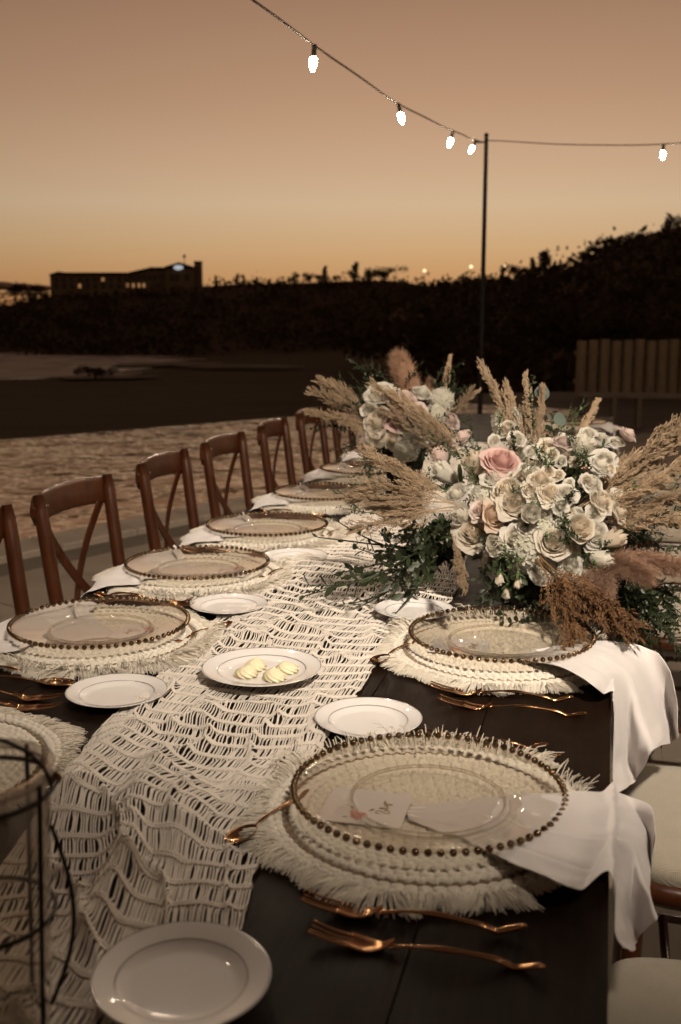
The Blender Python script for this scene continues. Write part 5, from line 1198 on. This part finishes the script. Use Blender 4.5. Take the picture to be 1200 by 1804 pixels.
for k in range(34):                                   # leaf tips poking out between the blooms
    a = R_.uniform(0, 2 * PI); q = math.sqrt(R_.uniform(.05, 1)); px, py = 945 + 175 * q * math.cos(a), 885 + 135 * q * math.sin(a); p = N.hit(px, py, .93)
    N.put('leaf_tip', SPRIG[k % 4], M['leaf_green' if k % 2 else 'stem_green'], p, N.out(p) + Vector((R_.uniform(-.7, .7), R_.uniform(-.5, .3), R_.uniform(-.3, .5))), R_.uniform(.07, .11))
for px, py in ((930, 832), (945, 865), (905, 842), (990, 882), (960, 890), (1010, 945), (1048, 975), (925, 850)):  # loose green stems over the blooms
    p = N.hit(px, py, 1.1); q = N.hit(px + R_.uniform(-45, 45), py + R_.uniform(-30, 30), 1.14); v = q - p; N.put('green_stem', VINE[R_.randint(0, 1)], M['stem_green'], p, v + Vector((0, 0, .01)), max(v.length, .05) * 1.2)
for a, b in (((640, 905), (600, 838)), ((668, 900), (622, 835)), ((690, 880), (640, 828)), ((680, 905), (590, 872))): N.sprig(a, b, VINE[R_.randint(0, 1)], 2.2, 2.25, name='vine_tendril', wid=1.2)
for px, py, d, fx in ((950, 704, 30, .2), (992, 750, 24, .9)):
    p = N.hit(px, py, 1.2) if py > 730 else atd(px, py, 2.42); N.put('round_leaf', DISC, M['eucalyptus'], p, -Fv * .9 + Vector((fx * .4, 0, .35)), d / FPX * 2.3, fx + .9)
for px, l0, l1 in ((1152, 1190, 1322), (1168, 1180, 1348), (1178, 1170, 1330), (1140, 1200, 1300)):      # strands hanging past the table edge
    N.sprig((px - 8, l0), (px, l1), SPRIG[R_.randint(0, 3)], 2.12, 2.10, wid=.35)
MB().lathe([(.05, 0), (.06, .02), (.065, .06), (.06, .10), (.055, .11), (.0005, .11)], 28).obj('vase', M['pole_paint'], near_b)

# ---------------- far arrangement
c2 = atd(712, 752, 3.25)
far_b = empty('flower_arrangement', (c2.x, c2.y, TZ), label='far centrepiece of white and blush roses bristling with pampas', cat='flower arrangement', group='floral centrepieces')
Fa = Arr(far_b, c2, (.165, .17, .15))
for px, py, d, kd, mt, fc in [(667, 690, 60, 'rose', 'white_petal', (-.3, .6, .6)), (692, 690, 40, 'rose', 'white_petal', (.1, .7, .5)), (664, 742, 62, 'rose', 'cream_petal', (-.5, .3, .7)), (696, 738, 52, 'rose', 'pink_petal', (-.1, .4, .8)), (716, 700, 50, 'rose', 'blush_petal', (.2, .7, .5)), (640, 774, 44, 'rose', 'blush_petal', (-.7, .1, .6)),
  (662, 768, 46, 'rose', 'cream_petal', (-.4, .0, .8)), (716, 748, 42, 'spray', 'white_petal', (.1, .2, .9)), (780, 704, 54, 'hydrangea', 'hydrangea_petal', None), (715, 790, 56, 'hydrangea', 'hydrangea_petal', None), (796, 738, 44, 'rose', 'blush_petal', (.5, .5, .5)), (745, 690, 46, 'rose', 'white_petal', (.3, .8, .3)), (770, 728, 44, 'hydrangea', 'hydrangea_petal', None), (690, 775, 36, 'spray', 'cream_petal', None), (650, 720, 34, 'spray', 'white_petal', None), (735, 722, 36, 'spray', 'blush_petal', None), (740, 770, 38, 'spray', 'white_petal', None)]:
    Fa.flower(px, py, d, kd, mt, fc, 1.05)
for a, b, da, db, me, mt, w in (((735, 715), (692, 622), 3.25, 3.3, FLUFF[1], 'blush_plume', 1.1), ((725, 725), (720, 640), 3.2, 3.25, FLUFF[0], 'blush_plume', 1.2), ((745, 712), (765, 668), 3.2, 3.2, FLUFF[2], 'blush_plume', 1.3), ((665, 745), (572, 662), 3.2, 3.15, REED[0], 'straw', 1.0), ((660, 735), (595, 664), 3.2, 3.2, REED[2], 'straw', 1.0), ((655, 740), (556, 684), 3.2, 3.1, REED[1], 'straw', .9), ((660, 752), (548, 718), 3.15, 3.05, REED[3], 'straw', 1.3), ((665, 755), (560, 730), 3.15, 3.1, REED[1], 'straw', .9), ((655, 775), (612, 735), 3.1, 3.1, REED[2], 'straw', 1.2),
    ((838, 822), (672, 676), 2.9, 3.0, REED[0], 'straw', .55), ((842, 815), (700, 690), 2.88, 2.95, REED[1], 'straw', .6), ((830, 825), (690, 720), 2.86, 2.9, REED[2], 'straw', .6), ((836, 820), (715, 735), 2.84, 2.85, REED[0], 'straw', .65), ((828, 822), (745, 720), 2.84, 2.85, REED[1], 'straw', .7), ((785, 700), (788, 630), 3.2, 3.25, REED[3], 'straw', 1.3), ((800, 720), (845, 688), 3.2, 3.2, REED[3], 'straw', 1.6), ((700, 760), (690, 705), 3.05, 3.05, REED[2], 'rust_plume', 1.2), ((800, 735), (825, 690), 3.15, 3.2, REED[2], 'straw', 1.2)):
    Fa.plume(a, b, me, mt, da, db, w, 'pampas_plume' if mt == 'blush_plume' else 'reed_plume')
for k in range(34):
    a = R_.uniform(0, 2 * PI); e = R_.uniform(-.2, 1.2); d = Rv * math.cos(a) * math.cos(e) + Vector((-Rv.y, Rv.x, 0)) * math.sin(a) * math.cos(e) + Vector((0, 0, 1)) * (math.sin(e) - .1)
    Fa.put('leaf_sprig', SPRIG[k % 4], M['leaf_green'], c2 - Vector((0, 0, .03)) + d * .03, d, R_.uniform(.16, .24))
for a, b in (((660, 700), (608, 655)), ((665, 690), (640, 640)), ((690, 680), (660, 640)), ((770, 690), (762, 655)), ((790, 700), (820, 680)), ((650, 760), (560, 735)), ((650, 770), (590, 800)), ((790, 760), (845, 740)), ((780, 780), (840, 790))): Fa.sprig(a, b, SPRIG[R_.randint(0, 3)], 3.2, 3.15, wid=1.0)
for k in range(16):
    a = (R_.uniform(650, 760), R_.uniform(770, 800)); b = (a[0] + R_.uniform(-50, 40), R_.uniform(830, 870)); Fa.sprig(a, b, SPRIG[k % 4], 3.2, 3.15)
MB().lathe([(.05, 0), (.06, .02), (.05, .12), (.07, .22), (.065, .225), (.0005, .22)], 28).obj('vase', M['pole_paint'], far_b)
